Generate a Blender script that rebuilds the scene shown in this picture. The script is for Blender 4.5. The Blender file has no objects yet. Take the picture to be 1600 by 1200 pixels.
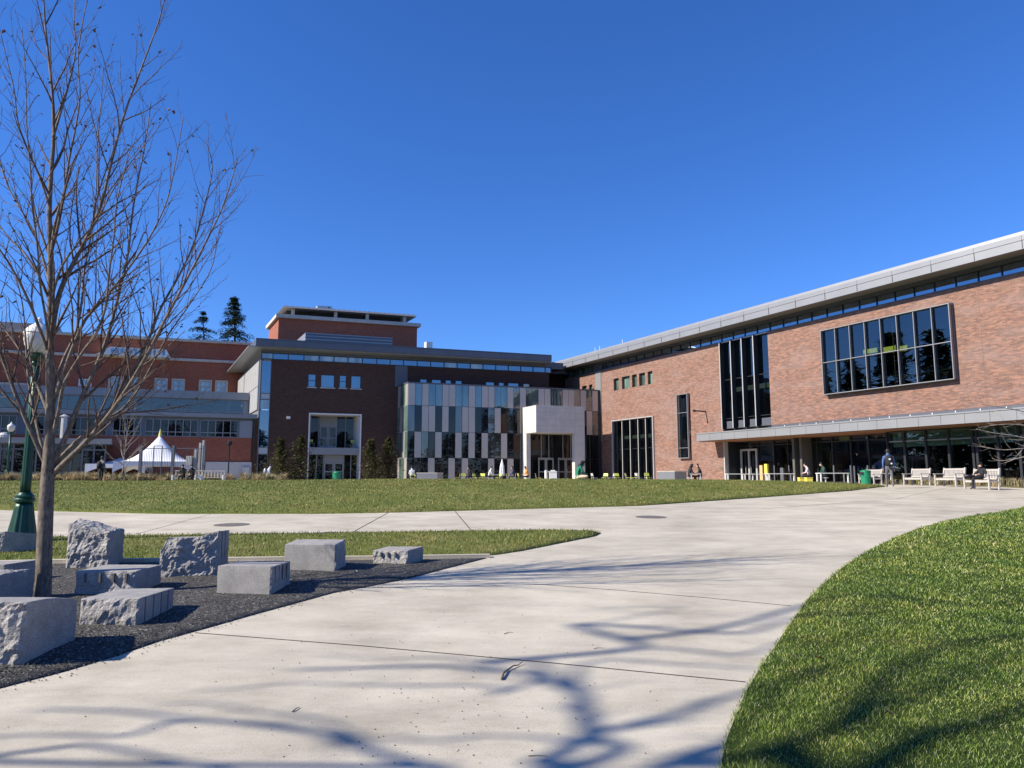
import bpy, bmesh, math, random
import numpy as np
from mathutils import Vector, Matrix, noise
from mathutils.geometry import delaunay_2d_cdt
R = math.radians
sc = bpy.context.scene
col = sc.collection
random.seed(7)
# ---------------------------------------------------------------- camera
EYE = 1.6
F = 1155.0
PITCH = math.atan(148 / F)
cam_d = bpy.data.cameras.new('camera')
cam = bpy.data.objects.new('camera', cam_d)
col.objects.link(cam)
cam.location = (0, 0, EYE)
cam.rotation_euler = (R(90) + PITCH, 0, 0)
cam_d.sensor_width = 36
cam_d.lens = 36 * F / 1600
cam_d.clip_end = 3000
cam_d.clip_start = 0.05
sc.camera = cam
CP, SP = math.cos(PITCH), math.sin(PITCH)

def ray(u, v):
    a = (v - 600) / F
    return Vector(((u - 800) / F, CP + a * SP, SP - a * CP))

def spl(x, w=2.0):
    return w * np.logaddexp(0, np.asarray(x, float) / w)

def H(x, y):
    """height of the ground above the paving at the camera's feet"""
    return 1.24 / 33 * (spl(y - 5) - spl(np.asarray(y, float) - 38)) - 0.0116

def Hf(x, y):
    return float(H(x, y))

def G(u, v, extra=None):
    """ground point seen at pixel u, v"""
    d = ray(u, v)
    t = 0.5
    while t < 400:
        p = d * t
        if p.z + EYE < Hf(p.x, p.y):
            break
        t *= 1.01
    lo, hi = t / 1.01, t
    for _ in range(30):
        m = (lo + hi) / 2
        p = d * m
        if p.z + EYE < Hf(p.x, p.y):
            hi = m
        else:
            lo = m
    p = d * hi
    return Vector((p.x, p.y, p.z + EYE))

def AT(u, v, Y):
    d = ray(u, v)
    p = d * (Y / d.y)
    return Vector((p.x, p.y, p.z + EYE))

ZB = 1.24   # level of the plaza

class Frame:
    """facade frame: x along the wall (to the right seen from outside), y into the building, z up from the plaza"""
    def __init__(self, ox, oy, ang):
        self.o = Vector((ox, oy, ZB)); self.a = ang
        self.D = Vector((math.cos(ang), math.sin(ang), 0)); self.I = Vector((-math.sin(ang), math.cos(ang), 0))
    def px(self, u, v, y=0.0):
        d = ray(u, v)
        c = Vector((0, 0, EYE)) - self.o
        t = (y - c.dot(self.I)) / d.dot(self.I)
        p = c + d * t
        return (p.dot(self.D), p.z)
    def s(self, u, y=0.0, v=700):
        return self.px(u, v, y)[0]
    def z(self, u, v, y=0.0):
        return self.px(u, v, y)[1]
    def world(self, s, y, z=0):
        return self.o + self.D * s + self.I * y + Vector((0, 0, z))

# ---------------------------------------------------------------- object helpers
def tag(o, label=None, cat=None, group=None, kind=None):
    if label: o['label'] = label
    if cat: o['category'] = cat
    if group: o['group'] = group
    if kind: o['kind'] = kind
    return o

def empty(name, loc, rz=0, label=None, cat=None, group=None):
    o = bpy.data.objects.new(name, None)
    o.empty_display_size = 0.3
    col.objects.link(o)
    o.location = loc
    o.rotation_euler = (0, 0, rz)
    tag(o, label, cat, group)
    return o

def link_mesh(name, me, parent=None, loc=None, rz=0):
    o = bpy.data.objects.new(name, me)
    col.objects.link(o)
    if parent is not None: o.parent = parent
    if loc is not None: o.location = loc
    if rz: o.rotation_euler = (0, 0, rz)
    return o

class MB:
    def __init__(self):
        self.v = []; self.f = []; self.mi = []; self.cur = 0; self.pc = []
    def add(self, vs, fs):
        n = len(self.v); self.pc.append((n, len(self.f)))
        self.v += [tuple(p) for p in vs]
        for f in fs:
            self.f.append([i + n for i in f]); self.mi.append(self.cur)
    def box(self, x0, x1, y0, y1, z0, z1, ch=0.0):
        if x0 > x1: x0, x1 = x1, x0
        if y0 > y1: y0, y1 = y1, y0
        if z0 > z1: z0, z1 = z1, z0
        vs = [(x0, y0, z0), (x1, y0, z0), (x1, y1, z0), (x0, y1, z0), (x0, y0, z1), (x1, y0, z1), (x1, y1, z1), (x0, y1, z1)]
        self.add(vs, [(0, 3, 2, 1), (4, 5, 6, 7), (0, 1, 5, 4), (1, 2, 6, 5), (2, 3, 7, 6), (3, 0, 4, 7)])
        return self
    def hexa(self, p):
        self.add(p, [(0, 3, 2, 1), (4, 5, 6, 7), (0, 1, 5, 4), (1, 2, 6, 5), (2, 3, 7, 6), (3, 0, 4, 7)])
        return self
    def bar(self, a, b, w, h=None):
        """square bar from a to b"""
        h = h or w
        a = Vector(a); b = Vector(b); d = (b - a).normalized()
        up = Vector((0, 0, 1)) if abs(d.z) < 0.95 else Vector((0, 1, 0))
        s = d.cross(up).normalized() * w / 2; t = s.cross(d).normalized() * h / 2
        vs = [a - s - t, a + s - t, a + s + t, a - s + t, b - s - t, b + s - t, b + s + t, b - s + t]
        self.add(vs, [(3, 2, 1, 0), (4, 5, 6, 7), (0, 1, 5, 4), (1, 2, 6, 5), (2, 3, 7, 6), (3, 0, 4, 7)])
        return self
    def tube(self, pts, rad, n=6, cap=True):
        pts = [Vector(p) for p in pts]
        if not hasattr(rad, '__len__'): rad = [rad] * len(pts)
        rings = []; prev = None
        for i, p in enumerate(pts):
            d = (pts[min(i + 1, len(pts) - 1)] - pts[max(i - 1, 0)])
            if d.length < 1e-9: d = Vector((0, 0, 1))
            d.normalize()
            if prev is None:
                u = d.orthogonal().normalized()
            else:
                u = prev - d * prev.dot(d)
                if u.length < 1e-6: u = d.orthogonal()
                u.normalize()
            prev = u; w = d.cross(u)
            rings.append([p + (u * math.cos(2 * math.pi * k / n) + w * math.sin(2 * math.pi * k / n)) * rad[i] for k in range(n)])
        vs = [q for r in rings for q in r]; fs = []
        for i in range(len(pts) - 1):
            for k in range(n):
                a = i * n + k; b = i * n + (k + 1) % n
                fs.append((a, b, b + n, a + n))
        if cap:
            fs.append(tuple(reversed(range(n)))); fs.append(tuple(range((len(pts) - 1) * n, len(pts) * n)))
        self.add(vs, fs)
        return self
    def lathe(self, prof, n=16, c=(0, 0, 0), flute=0.0, nf=0):
        vs = []; fs = []
        for (r, z) in prof:
            for k in range(n):
                a = 2 * math.pi * k / n
                rr = r
                if flute and nf: rr = r * (1 - flute * (0.5 - 0.5 * math.cos(a * nf)))
                vs.append((c[0] + rr * math.cos(a), c[1] + rr * math.sin(a), c[2] + z))
        for i in range(len(prof) - 1):
            for k in range(n):
                a = i * n + k; b = i * n + (k + 1) % n
                fs.append((a, b, b + n, a + n))
        fs.append(tuple(reversed(range(n)))); fs.append(tuple(range((len(prof) - 1) * n, len(prof) * n)))
        self.add(vs, fs)
        return self
    def ico(self, c, r, sub=1, sx=1, sy=1, sz=1):
        bm = bmesh.new(); bmesh.ops.create_icosphere(bm, subdivisions=sub, radius=1)
        vs = [(c[0] + v.co.x * r * sx, c[1] + v.co.y * r * sy, c[2] + v.co.z * r * sz) for v in bm.verts]
        fs = [tuple(v.index for v in f.verts) for f in bm.faces]
        bm.free(); self.add(vs, fs)
        return self
    def mesh(self, name, mats, smooth=False, bevel=0):
        me = bpy.data.meshes.new(name)
        me.from_pydata(self.v, [], self.f)
        if not isinstance(mats, (list, tuple)): mats = [mats]
        for m in mats: me.materials.append(m)
        if len(mats) > 1: me.polygons.foreach_set('material_index', self.mi)
        if smooth: me.polygons.foreach_set('use_smooth', [True] * len(me.polygons))
        me.update()
        if bevel:
            bm = bmesh.new(); bm.from_mesh(me)
            bmesh.ops.remove_doubles(bm, verts=bm.verts, dist=1e-5)
            es = [e for e in bm.edges if len(e.link_faces) == 2 and e.calc_face_angle(0) > 0.6]
            bmesh.ops.bevel(bm, geom=es, offset=bevel, segments=2, affect='EDGES', profile=0.7)
            bm.to_mesh(me); bm.free()
        return me
    def each(self, name, mats, parent=None, **k):
        """every piece added becomes an object of its own"""
        pc = self.pc + [(len(self.v), len(self.f))]; V, Fc, Mi = self.v, self.f, self.mi; out = []
        for (a, fa), (b, fb) in zip(pc[:-1], pc[1:]):
            self.v = V[a:b]; self.f = [[i - a for i in f] for f in Fc[fa:fb]]; self.mi = Mi[fa:fb]
            out.append(MB.build(self, name, mats, parent, **k))
        return out
    def build(self, name, mats, parent=None, smooth=False, loc=None, rz=0, bevel=0):
        return link_mesh(name, self.mesh(name, mats, smooth, bevel), parent, loc, rz)

def wall(x0, x1, z0, z1, holes, y0, y1):
    """a wall slab from y0 (outside) to y1 with rectangular openings (x0, x1, z0, z1)"""
    m = MB()
    xs = sorted(set([x0, x1] + [min(max(h[k], x0), x1) for h in holes for k in (0, 1)]))
    zs = sorted(set([z0, z1] + [min(max(h[k], z0), z1) for h in holes for k in (2, 3)]))
    def solid(i, j):
        if i < 0 or j < 0 or i >= len(xs) - 1 or j >= len(zs) - 1: return False
        cx = (xs[i] + xs[i + 1]) / 2; cz = (zs[j] + zs[j + 1]) / 2
        return not any(h[0] < cx < h[1] and h[2] < cz < h[3] for h in holes)
    for i in range(len(xs) - 1):
        for j in range(len(zs) - 1):
            if not solid(i, j): continue
            a, b, c, d = xs[i], xs[i + 1], zs[j], zs[j + 1]
            m.add([(a, y0, c), (b, y0, c), (b, y0, d), (a, y0, d)], [(0, 1, 2, 3)])
            m.add([(a, y1, c), (b, y1, c), (b, y1, d), (a, y1, d)], [(3, 2, 1, 0)])
            if not solid(i - 1, j): m.add([(a, y0, c), (a, y0, d), (a, y1, d), (a, y1, c)], [(0, 1, 2, 3)])
            if not solid(i + 1, j): m.add([(b, y0, c), (b, y1, c), (b, y1, d), (b, y0, d)], [(0, 1, 2, 3)])
            if not solid(i, j - 1): m.add([(a, y0, c), (a, y1, c), (b, y1, c), (b, y0, c)], [(0, 1, 2, 3)])
            if not solid(i, j + 1): m.add([(a, y0, d), (b, y0, d), (b, y1, d), (a, y1, d)], [(0, 1, 2, 3)])
    return m

def copy_tree(o, parent=None):
    c = o.copy(); col.objects.link(c)
    if parent is not None: c.parent = parent
    for ch in list(o.children): copy_tree(ch, c)
    return c

# ---------------------------------------------------------------- materials
def new_mat(name):
    m = bpy.data.materials.new(name); m.use_nodes = True
    nt = m.node_tree
    return m, nt, nt.nodes['Principled BSDF']

def N(nt, typ, **kw):
    n = nt.nodes.new(typ)
    for k, v in kw.items():
        if k in n.inputs.keys() if isinstance(k, str) else False: n.inputs[k].default_value = v
        else: setattr(n, k, v)
    return n

def ramp(nt, fac, stops):
    r = nt.nodes.new('ShaderNodeValToRGB')
    el = r.color_ramp.elements
    while len(el) < len(stops): el.new(0.5)
    for e, (p, c) in zip(el, stops):
        e.position = p; e.color = (*c, 1)
    nt.links.new(fac, r.inputs[0])
    return r.outputs[0]

def objco(nt, scale=(1, 1, 1), world=False):
    tc = nt.nodes.new('ShaderNodeTexCoord'); mp = nt.nodes.new('ShaderNodeMapping')
    if world:
        g = nt.nodes.new('ShaderNodeNewGeometry'); nt.links.new(g.outputs['Position'], mp.inputs[0])
    else:
        nt.links.new(tc.outputs['Object'], mp.inputs[0])
    mp.inputs['Scale'].default_value = scale
    return mp.outputs[0]

def tex_noise(nt, vec, scale, detail=4, rough=0.55):
    n = nt.nodes.new('ShaderNodeTexNoise')
    n.inputs['Scale'].default_value = scale; n.inputs['Detail'].default_value = detail; n.inputs['Roughness'].default_value = rough
    nt.links.new(vec, n.inputs['Vector'])
    return n.outputs[0]

def mixc(nt, fac, a, b, mode='MIX'):
    m = nt.nodes.new('ShaderNodeMix'); m.data_type = 'RGBA'; m.blend_type = mode
    for inp, val in ((m.inputs[0], fac), (m.inputs[6], a), (m.inputs[7], b)):
        if hasattr(val, 'links') or isinstance(val, bpy.types.NodeSocket): nt.links.new(val, inp)
        elif isinstance(val, (int, float)): inp.default_value = val
        else: inp.default_value = (*val, 1)
    return m.outputs[2]

def bump(nt, bsdf, h, strength=0.3, dist=0.02):
    b = nt.nodes.new('ShaderNodeBump')
    b.inputs['Strength'].default_value = strength; b.inputs['Distance'].default_value = dist
    nt.links.new(h, b.inputs['Height']); nt.links.new(b.outputs[0], bsdf.inputs['Normal'])

def simple(name, c, rough=0.6, metal=0.0, var=0.12, scale=6.0, spec=0.5, world=False, bmp=0.0):
    m, nt, b = new_mat(name)
    v = objco(nt, world=world)
    n = tex_noise(nt, v, scale, 5)
    lo = tuple(x * (1 - var) for x in c); hi = tuple(min(1, x * (1 + var)) for x in c)
    nt.links.new(ramp(nt, n, [(0.3, lo), (0.7, hi)]), b.inputs['Base Color'])
    b.inputs['Roughness'].default_value = rough; b.inputs['Metallic'].default_value = metal
    b.inputs['Specular IOR Level'].default_value = spec
    if bmp: bump(nt, b, tex_noise(nt, v, scale * 8, 4), bmp, 0.01)
    return m

def brick_mat(name, c1, c2, dark, mortar, bw=0.3, bh=0.075, streak=1.0, patch=None):
    m, nt, b = new_mat(name)
    tc = nt.nodes.new('ShaderNodeTexCoord')
    sx = nt.nodes.new('ShaderNodeSeparateXYZ'); nt.links.new(tc.outputs['Object'], sx.inputs[0])
    ad = nt.nodes.new('ShaderNodeMath'); ad.operation = 'ADD'
    nt.links.new(sx.outputs[0], ad.inputs[0]); nt.links.new(sx.outputs[1], ad.inputs[1])
    cx = nt.nodes.new('ShaderNodeCombineXYZ'); nt.links.new(ad.outputs[0], cx.inputs[0]); nt.links.new(sx.outputs[2], cx.inputs[1])
    br = nt.nodes.new('ShaderNodeTexBrick')
    nt.links.new(cx.outputs[0], br.inputs['Vector'])
    br.inputs['Scale'].default_value = 1.0
    br.inputs['Brick Width'].default_value = bw; br.inputs['Row Height'].default_value = bh
    br.inputs['Mortar Size'].default_value = 0.006; br.inputs['Mortar Smooth'].default_value = 0.3
    br.inputs['Color1'].default_value = (0, 0, 0, 1); br.inputs['Color2'].default_value = (1, 1, 1, 1)
    br.inputs['Mortar'].default_value = (0.5, 0.5, 0.5, 1)
    mp = nt.nodes.new('ShaderNodeMapping'); nt.links.new(cx.outputs[0], mp.inputs[0]); mp.inputs['Scale'].default_value = (1.3, 7.5, 1)
    n1 = tex_noise(nt, mp.outputs[0], 1.1, 8, 0.7)
    mp2 = nt.nodes.new('ShaderNodeMapping'); nt.links.new(cx.outputs[0], mp2.inputs[0]); mp2.inputs['Scale'].default_value = (0.5, 1.6, 1)
    n2 = tex_noise(nt, mp2.outputs[0], 0.55, 5, 0.6)
    base = mixc(nt, br.outputs['Color'], c1, c2)
    st = ramp(nt, n1, [(0.40, (0, 0, 0)), (0.66, (1, 1, 1))])
    sm = nt.nodes.new('ShaderNodeMath'); sm.operation = 'MULTIPLY'; nt.links.new(st, sm.inputs[0]); sm.inputs[1].default_value = 0.5 * streak
    c = mixc(nt, sm.outputs[0], base, dark)
    if patch:
        pt = ramp(nt, n2, [(0.46, (0, 0, 0)), (0.62, (1, 1, 1))])
        pm = nt.nodes.new('ShaderNodeMath'); pm.operation = 'MULTIPLY'; nt.links.new(pt, pm.inputs[0]); pm.inputs[1].default_value = 0.32
        c = mixc(nt, pm.outputs[0], c, patch)
    c = mixc(nt, br.outputs['Fac'], c, mortar)
    nt.links.new(c, b.inputs['Base Color'])
    b.inputs['Roughness'].default_value = 0.85
    inv = nt.nodes.new('ShaderNodeMath'); inv.operation = 'SUBTRACT'; inv.inputs[0].default_value = 1; nt.links.new(br.outputs['Fac'], inv.inputs[1])
    bump(nt, b, inv.outputs[0], 0.4, 0.01)
    return m

def glass_mat(name, tint, refl=0.12, opaque=None, rough=0.0, gtint=(1, 1, 1)):
    """window glass: tinted see-through (or coated, when opaque colour given) with a mirror-like reflection"""
    m = bpy.data.materials.new(name); m.use_nodes = True; nt = m.node_tree
    nt.nodes.remove(nt.nodes['Principled BSDF'])
    out = nt.nodes['Material Output']
    lw = nt.nodes.new('ShaderNodeLayerWeight'); lw.inputs[0].default_value = 0.35
    mr = nt.nodes.new('ShaderNodeMapRange'); nt.links.new(lw.outputs['Fresnel'], mr.inputs[0])
    mr.inputs[1].default_value = 0.04; mr.inputs[2].default_value = 1.0; mr.inputs[3].default_value = refl; mr.inputs[4].default_value = 1.0
    gl = nt.nodes.new('ShaderNodeBsdfGlossy'); gl.inputs['Roughness'].default_value = rough; gl.inputs['Color'].default_value = (*gtint, 1)
    mp = objco(nt, (1, 1, 1)); nz = tex_noise(nt, mp, 0.8, 2)
    bp = nt.nodes.new('ShaderNodeBump'); bp.inputs['Strength'].default_value = 0.03; bp.inputs['Distance'].default_value = 0.05
    nt.links.new(nz, bp.inputs['Height']); nt.links.new(bp.outputs[0], gl.inputs['Normal'])
    if opaque is None:
        tr = nt.nodes.new('ShaderNodeBsdfTransparent'); tr.inputs[0].default_value = (*tint, 1)
    else:
        tr = nt.nodes.new('ShaderNodeBsdfDiffuse')
        n2 = tex_noise(nt, objco(nt, (1.1, 0.1, 0.25)), 1.0, 3)
        nt.links.new(ramp(nt, n2, [(0.35, tuple(x * 0.35 for x in opaque)), (0.65, tuple(x * 1.5 for x in opaque))]), tr.inputs[0])
    mx = nt.nodes.new('ShaderNodeMixShader')
    ge = nt.nodes.new('ShaderNodeNewGeometry'); iv = nt.nodes.new('ShaderNodeMath'); iv.operation = 'SUBTRACT'; iv.inputs[0].default_value = 1; nt.links.new(ge.outputs['Backfacing'], iv.inputs[1])
    ml = nt.nodes.new('ShaderNodeMath'); ml.operation = 'MULTIPLY'; nt.links.new(mr.outputs[0], ml.inputs[0]); nt.links.new(iv.outputs[0], ml.inputs[1])
    nt.links.new(ml.outputs[0], mx.inputs[0]); nt.links.new(tr.outputs[0], mx.inputs[1]); nt.links.new(gl.outputs[0], mx.inputs[2])
    nt.links.new(mx.outputs[0], out.inputs[0])
    return m

M = {}
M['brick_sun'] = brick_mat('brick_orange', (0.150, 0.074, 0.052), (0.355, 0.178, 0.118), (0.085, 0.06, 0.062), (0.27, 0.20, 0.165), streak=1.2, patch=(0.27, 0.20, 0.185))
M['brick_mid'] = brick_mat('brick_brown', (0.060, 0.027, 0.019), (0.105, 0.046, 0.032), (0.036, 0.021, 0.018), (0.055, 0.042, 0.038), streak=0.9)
M['brick_old'] = brick_mat('brick_red', (0.26, 0.068, 0.034), (0.39, 0.12, 0.06), (0.17, 0.05, 0.032), (0.27, 0.14, 0.10), bw=0.22, streak=0.8)
M['metal'] = simple('zinc_panel', (0.27, 0.275, 0.285), 0.45, 0.3, 0.05, 0.7)
M['metal_dk'] = simple('slate_blue_metal', (0.115, 0.125, 0.15), 0.45, 0.3, 0.06, 0.8)
M['metal_lt'] = simple('silver_aluminium', (0.50, 0.50, 0.49), 0.4, 0.3, 0.04, 1.5)
M['panel_pink'] = simple('champagne_panel', (0.47, 0.44, 0.41), 0.36, 0.35, 0.06, 0.5)
M['frame_dk'] = simple('dark_window_frame', (0.03, 0.033, 0.038), 0.4, 0.3, 0.1, 3)
M['white'] = simple('white_paint', (0.74, 0.74, 0.72), 0.5, 0, 0.04, 2)
M['tent'] = simple('white_canvas', (0.83, 0.84, 0.86), 0.6, 0, 0.03, 1)
M['stone'] = simple('limestone_trim', (0.50, 0.46, 0.40), 0.8, 0, 0.12, 2.5, bmp=0.2)
M['conc_wall'] = simple('wall_concrete', (0.52, 0.505, 0.485), 0.8, 0, 0.10, 1.2, bmp=0.3)
M['dark'] = simple('dark_interior', (0.035, 0.034, 0.033), 0.8, 0, 0.3, 0.8)
M['inside'] = simple('interior_plaster', (0.10, 0.095, 0.085), 0.8, 0, 0.15, 0.5)
M['ceiling'] = simple('interior_ceiling', (0.42, 0.42, 0.38), 0.8, 0, 0.1, 0.5)
M['iron'] = simple('cast_iron', (0.16, 0.14, 0.12), 0.7, 0.2, 0.2, 30)
M['blind'] = simple('pale_green_blind', (0.50, 0.60, 0.50), 0.8, 0, 0.05, 1)
M['soffit'] = simple('soffit_panel', (0.20, 0.19, 0.17), 0.8, 0, 0.05, 1)
M['wood_soffit'] = simple('cedar_soffit', (0.30, 0.13, 0.06), 0.6, 0, 0.2, 3)
M['glass'] = glass_mat('tinted_glass', (0.62, 0.70, 0.68), 0.10)
M['glass_cl'] = glass_mat('clear_glass', (0.55, 0.62, 0.60), 0.12)
M['glass_blue'] = glass_mat('coated_blue_glass', None, 0.30, (0.02, 0.04, 0.06), gtint=(0.72, 0.88, 1.0))
M['glass_dk'] = glass_mat('dark_glass', None, 0.045, (0.010, 0.011, 0.012))
M['glass_gr'] = glass_mat('green_blind_glass', None, 0.12, (0.11, 0.17, 0.14))
M['glass_pale'] = glass_mat('pale_blind_glass', None, 0.2, (0.30, 0.36, 0.36))
M['louvre'] = simple('grey_louvre', (0.30, 0.31, 0.33), 0.45, 0.4, 0.05, 2)
M['lamp_green'] = simple('green_enamel', (0.005, 0.055, 0.034), 0.4, 0.2, 0.2, 8, bmp=0.05)
M['globe'] = simple('frosted_globe', (0.58, 0.57, 0.54), 0.35, 0, 0.03, 3)
M['lime'] = simple('lime_plastic', (0.62, 0.68, 0.10), 0.45, 0, 0.05, 4)
M['greyplastic'] = simple('grey_plastic', (0.50, 0.51, 0.54), 0.5, 0, 0.05, 4)
M['bin'] = simple('green_plastic', (0.01, 0.20, 0.10), 0.4, 0, 0.12, 4)
M['yellow'] = simple('yellow_panel', (0.75, 0.62, 0.10), 0.5, 0, 0.05, 4)
M['teak'] = simple('weathered_teak', (0.44, 0.41, 0.38), 0.8, 0, 0.2, 14, bmp=0.3)
M['black'] = simple('black_cloth', (0.012, 0.012, 0.015), 0.8, 0, 0.3, 20)
M['black_metal'] = simple('black_metal', (0.02, 0.02, 0.022), 0.45, 0.3, 0.2, 8)

def granite(name, c, big):
    m, nt, b = new_mat(name)
    v = objco(nt)
    fine = tex_noise(nt, v, 95, 3, 0.8); mid = tex_noise(nt, v, 5, 5, 0.6)
    c1 = ramp(nt, fine, [(0.34, tuple(x * 0.52 for x in c)), (0.5, c), (0.66, tuple(min(1, x * 1.35) for x in c))])
    c2 = ramp(nt, mid, [(0.3, (0.72, 0.72, 0.74)), (0.6, (1, 1, 1)), (0.8, (1.0, 0.97, 0.90))])
    nt.links.new(mixc(nt, 1.0, c1, c2, 'MULTIPLY'), b.inputs['Base Color'])
    b.inputs['Roughness'].default_value = 0.82; b.inputs['Specular IOR Level'].default_value = 0.3
    vo = nt.nodes.new('ShaderNodeTexNoise'); vo.inputs['Scale'].default_value = 22; vo.inputs['Detail'].default_value = 8; vo.inputs['Roughness'].default_value = 0.65
    nt.links.new(v, vo.inputs[0])
    bump(nt, b, vo.outputs[0], 1.0 if big else 0.12, 0.045 if big else 0.01)
    return m
M['granite_rough'] = granite('split_granite', (0.44, 0.42, 0.395), True)
M['granite_saw'] = granite('sawn_granite', (0.34, 0.325, 0.305), False)

def concrete_mat():
    m, nt, b = new_mat('path_concrete')
    v = objco(nt)
    n0 = tex_noise(nt, v, 0.16, 4, 0.6); n1 = tex_noise(nt, v, 0.9, 6, 0.62); n2 = tex_noise(nt, v, 140, 3, 0.7)
    n3 = tex_noise(nt, objco(nt, (0.45, 1.1, 1)), 1.5, 8, 0.72)
    c = ramp(nt, n1, [(0.25, (0.43, 0.385, 0.305)), (0.5, (0.54, 0.49, 0.395)), (0.75, (0.63, 0.575, 0.47))])
    c = mixc(nt, 1.0, c, ramp(nt, n0, [(0.3, (0.84, 0.84, 0.84)), (0.65, (1.03, 1.03, 1.02))]), 'MULTIPLY')
    c = mixc(nt, 1.0, c, ramp(nt, n3, [(0.30, (0.74, 0.735, 0.73)), (0.48, (0.93, 0.93, 0.93)), (0.62, (1.04, 1.04, 1.04))]), 'MULTIPLY')
    c = mixc(nt, 1.0, c, ramp(nt, n2, [(0.30, (0.55, 0.55, 0.55)), (0.45, (0.97, 0.97, 0.97)), (0.72, (1.12, 1.12, 1.1))]), 'MULTIPLY')
    sp = nt.nodes.new('ShaderNodeTexVoronoi'); sp.inputs['Scale'].default_value = 9; nt.links.new(v, sp.inputs['Vector'])
    c = mixc(nt, 1.0, c, ramp(nt, sp.outputs['Distance'], [(0.025, (0.45, 0.43, 0.40)), (0.05, (1, 1, 1))]), 'MULTIPLY')
    nt.links.new(c, b.inputs['Base Color']); b.inputs['Roughness'].default_value = 0.85; b.inputs['Specular IOR Level'].default_value = 0.25
    ad = nt.nodes.new('ShaderNodeMath'); ad.operation = 'ADD'; nt.links.new(n2, ad.inputs[0]); nt.links.new(n3, ad.inputs[1])
    bump(nt, b, ad.outputs[0], 0.25, 0.006)
    return m
M['path'] = concrete_mat()

def gravel_mat():
    m, nt, b = new_mat('dark_gravel')
    v = objco(nt)
    vo = nt.nodes.new('ShaderNodeTexVoronoi'); vo.inputs['Scale'].default_value = 62; nt.links.new(v, vo.inputs['Vector'])
    sx = nt.nodes.new('ShaderNodeSeparateXYZ'); nt.links.new(vo.outputs['Color'], sx.inputs[0])
    c = ramp(nt, sx.outputs[0], [(0.0, (0.010, 0.010, 0.009)), (0.55, (0.038, 0.036, 0.034)), (0.9, (0.095, 0.09, 0.083)), (1.0, (0.34, 0.32, 0.29))])
    n1 = tex_noise(nt, v, 1.4, 5)
    c = mixc(nt, 1.0, c, ramp(nt, n1, [(0.3, (0.75, 0.75, 0.75)), (0.7, (1.2, 1.18, 1.15))]), 'MULTIPLY')
    nt.links.new(c, b.inputs['Base Color']); b.inputs['Roughness'].default_value = 0.9
    bump(nt, b, vo.outputs['Distance'], 0.8, 0.012)
    return m
M['gravel'] = gravel_mat()

def turf_mat(name, a, bcol, c3, sc_=1.0, sheen=False):
    m, nt, b = new_mat(name)
    v = objco(nt, (1, 1, 1), world=True)
    n1 = tex_noise(nt, v, 0.45 * sc_, 6, 0.65); n2 = tex_noise(nt, v, 30, 4, 0.7); n3 = tex_noise(nt, v, 4.0, 4, 0.6)
    c = ramp(nt, n1, [(0.3, a), (0.52, bcol), (0.72, c3)])
    c = mixc(nt, 1.0, c, ramp(nt, n2, [(0.3, (0.55, 0.55, 0.5)), (0.55, (1, 1, 1)), (0.75, (1.35, 1.3, 1.2))]), 'MULTIPLY')
    c = mixc(nt, 1.0, c, ramp(nt, n3, [(0.3, (0.78, 0.8, 0.75)), (0.7, (1.12, 1.1, 1.05))]), 'MULTIPLY')
    nt.links.new(c, b.inputs['Base Color']); b.inputs['Roughness'].default_value = 0.9; b.inputs['Specular IOR Level'].default_value = 0.15
    bump(nt, b, n2, 0.6, 0.04)
    return m
M['turf'] = turf_mat('lawn_turf', (0.10, 0.135, 0.028), (0.155, 0.175, 0.045), (0.23, 0.215, 0.085))
M['turf_lush'] = turf_mat('lush_turf', (0.022, 0.042, 0.008), (0.042, 0.066, 0.012), (0.07, 0.085, 0.02))
M['soil'] = turf_mat('dry_bed', (0.09, 0.075, 0.04), (0.14, 0.12, 0.06), (0.2, 0.17, 0.09), 3)

def blade_mat(name, stops):
    m, nt, b = new_mat(name)
    g = nt.nodes.new('ShaderNodeNewGeometry')
    c = ramp(nt, g.outputs['Random Per Island'], stops)
    n1 = tex_noise(nt, objco(nt, world=True), 0.9, 7, 0.68)
    c = mixc(nt, 1.0, c, ramp(nt, n1, [(0.32, (0.55, 0.72, 0.55)), (0.46, (0.9, 0.95, 0.9)), (0.58, (1.15, 1.08, 1.0)), (0.7, (1.6, 1.28, 1.3))]), 'MULTIPLY')
    nt.links.new(c, b.inputs['Base Color']); b.inputs['Roughness'].default_value = 0.55; b.inputs['Specular IOR Level'].default_value = 0.3
    tr = nt.nodes.new('ShaderNodeBsdfTranslucent'); nt.links.new(c, tr.inputs[0])
    mx = nt.nodes.new('ShaderNodeMixShader'); mx.inputs[0].default_value = 0.22
    nt.links.new(b.outputs[0], mx.inputs[1]); nt.links.new(tr.outputs[0], mx.inputs[2])
    nt.links.new(mx.outputs[0], nt.nodes['Material Output'].inputs[0])
    return m
M['blade'] = blade_mat('grass_blade', [(0.0, (0.04, 0.09, 0.010)), (0.35, (0.13, 0.205, 0.028)), (0.7, (0.26, 0.335, 0.060)), (0.92, (0.42, 0.45, 0.16)), (1.0, (0.68, 0.63, 0.38))])
M['blade_lawn'] = blade_mat('short_grass_blade', [(0.0, (0.09, 0.12, 0.020)), (0.4, (0.165, 0.185, 0.036)), (0.8, (0.26, 0.25, 0.068)), (1.0, (0.45, 0.38, 0.17))])
M['blade_dry'] = blade_mat('dry_grass_blade', [(0.0, (0.22, 0.17, 0.09)), (0.5, (0.36, 0.30, 0.17)), (1.0, (0.55, 0.48, 0.30))])
M['needle'] = blade_mat('spruce_needles', [(0.0, (0.018, 0.03, 0.018)), (0.6, (0.045, 0.065, 0.038)), (1.0, (0.10, 0.12, 0.08))])
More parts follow.
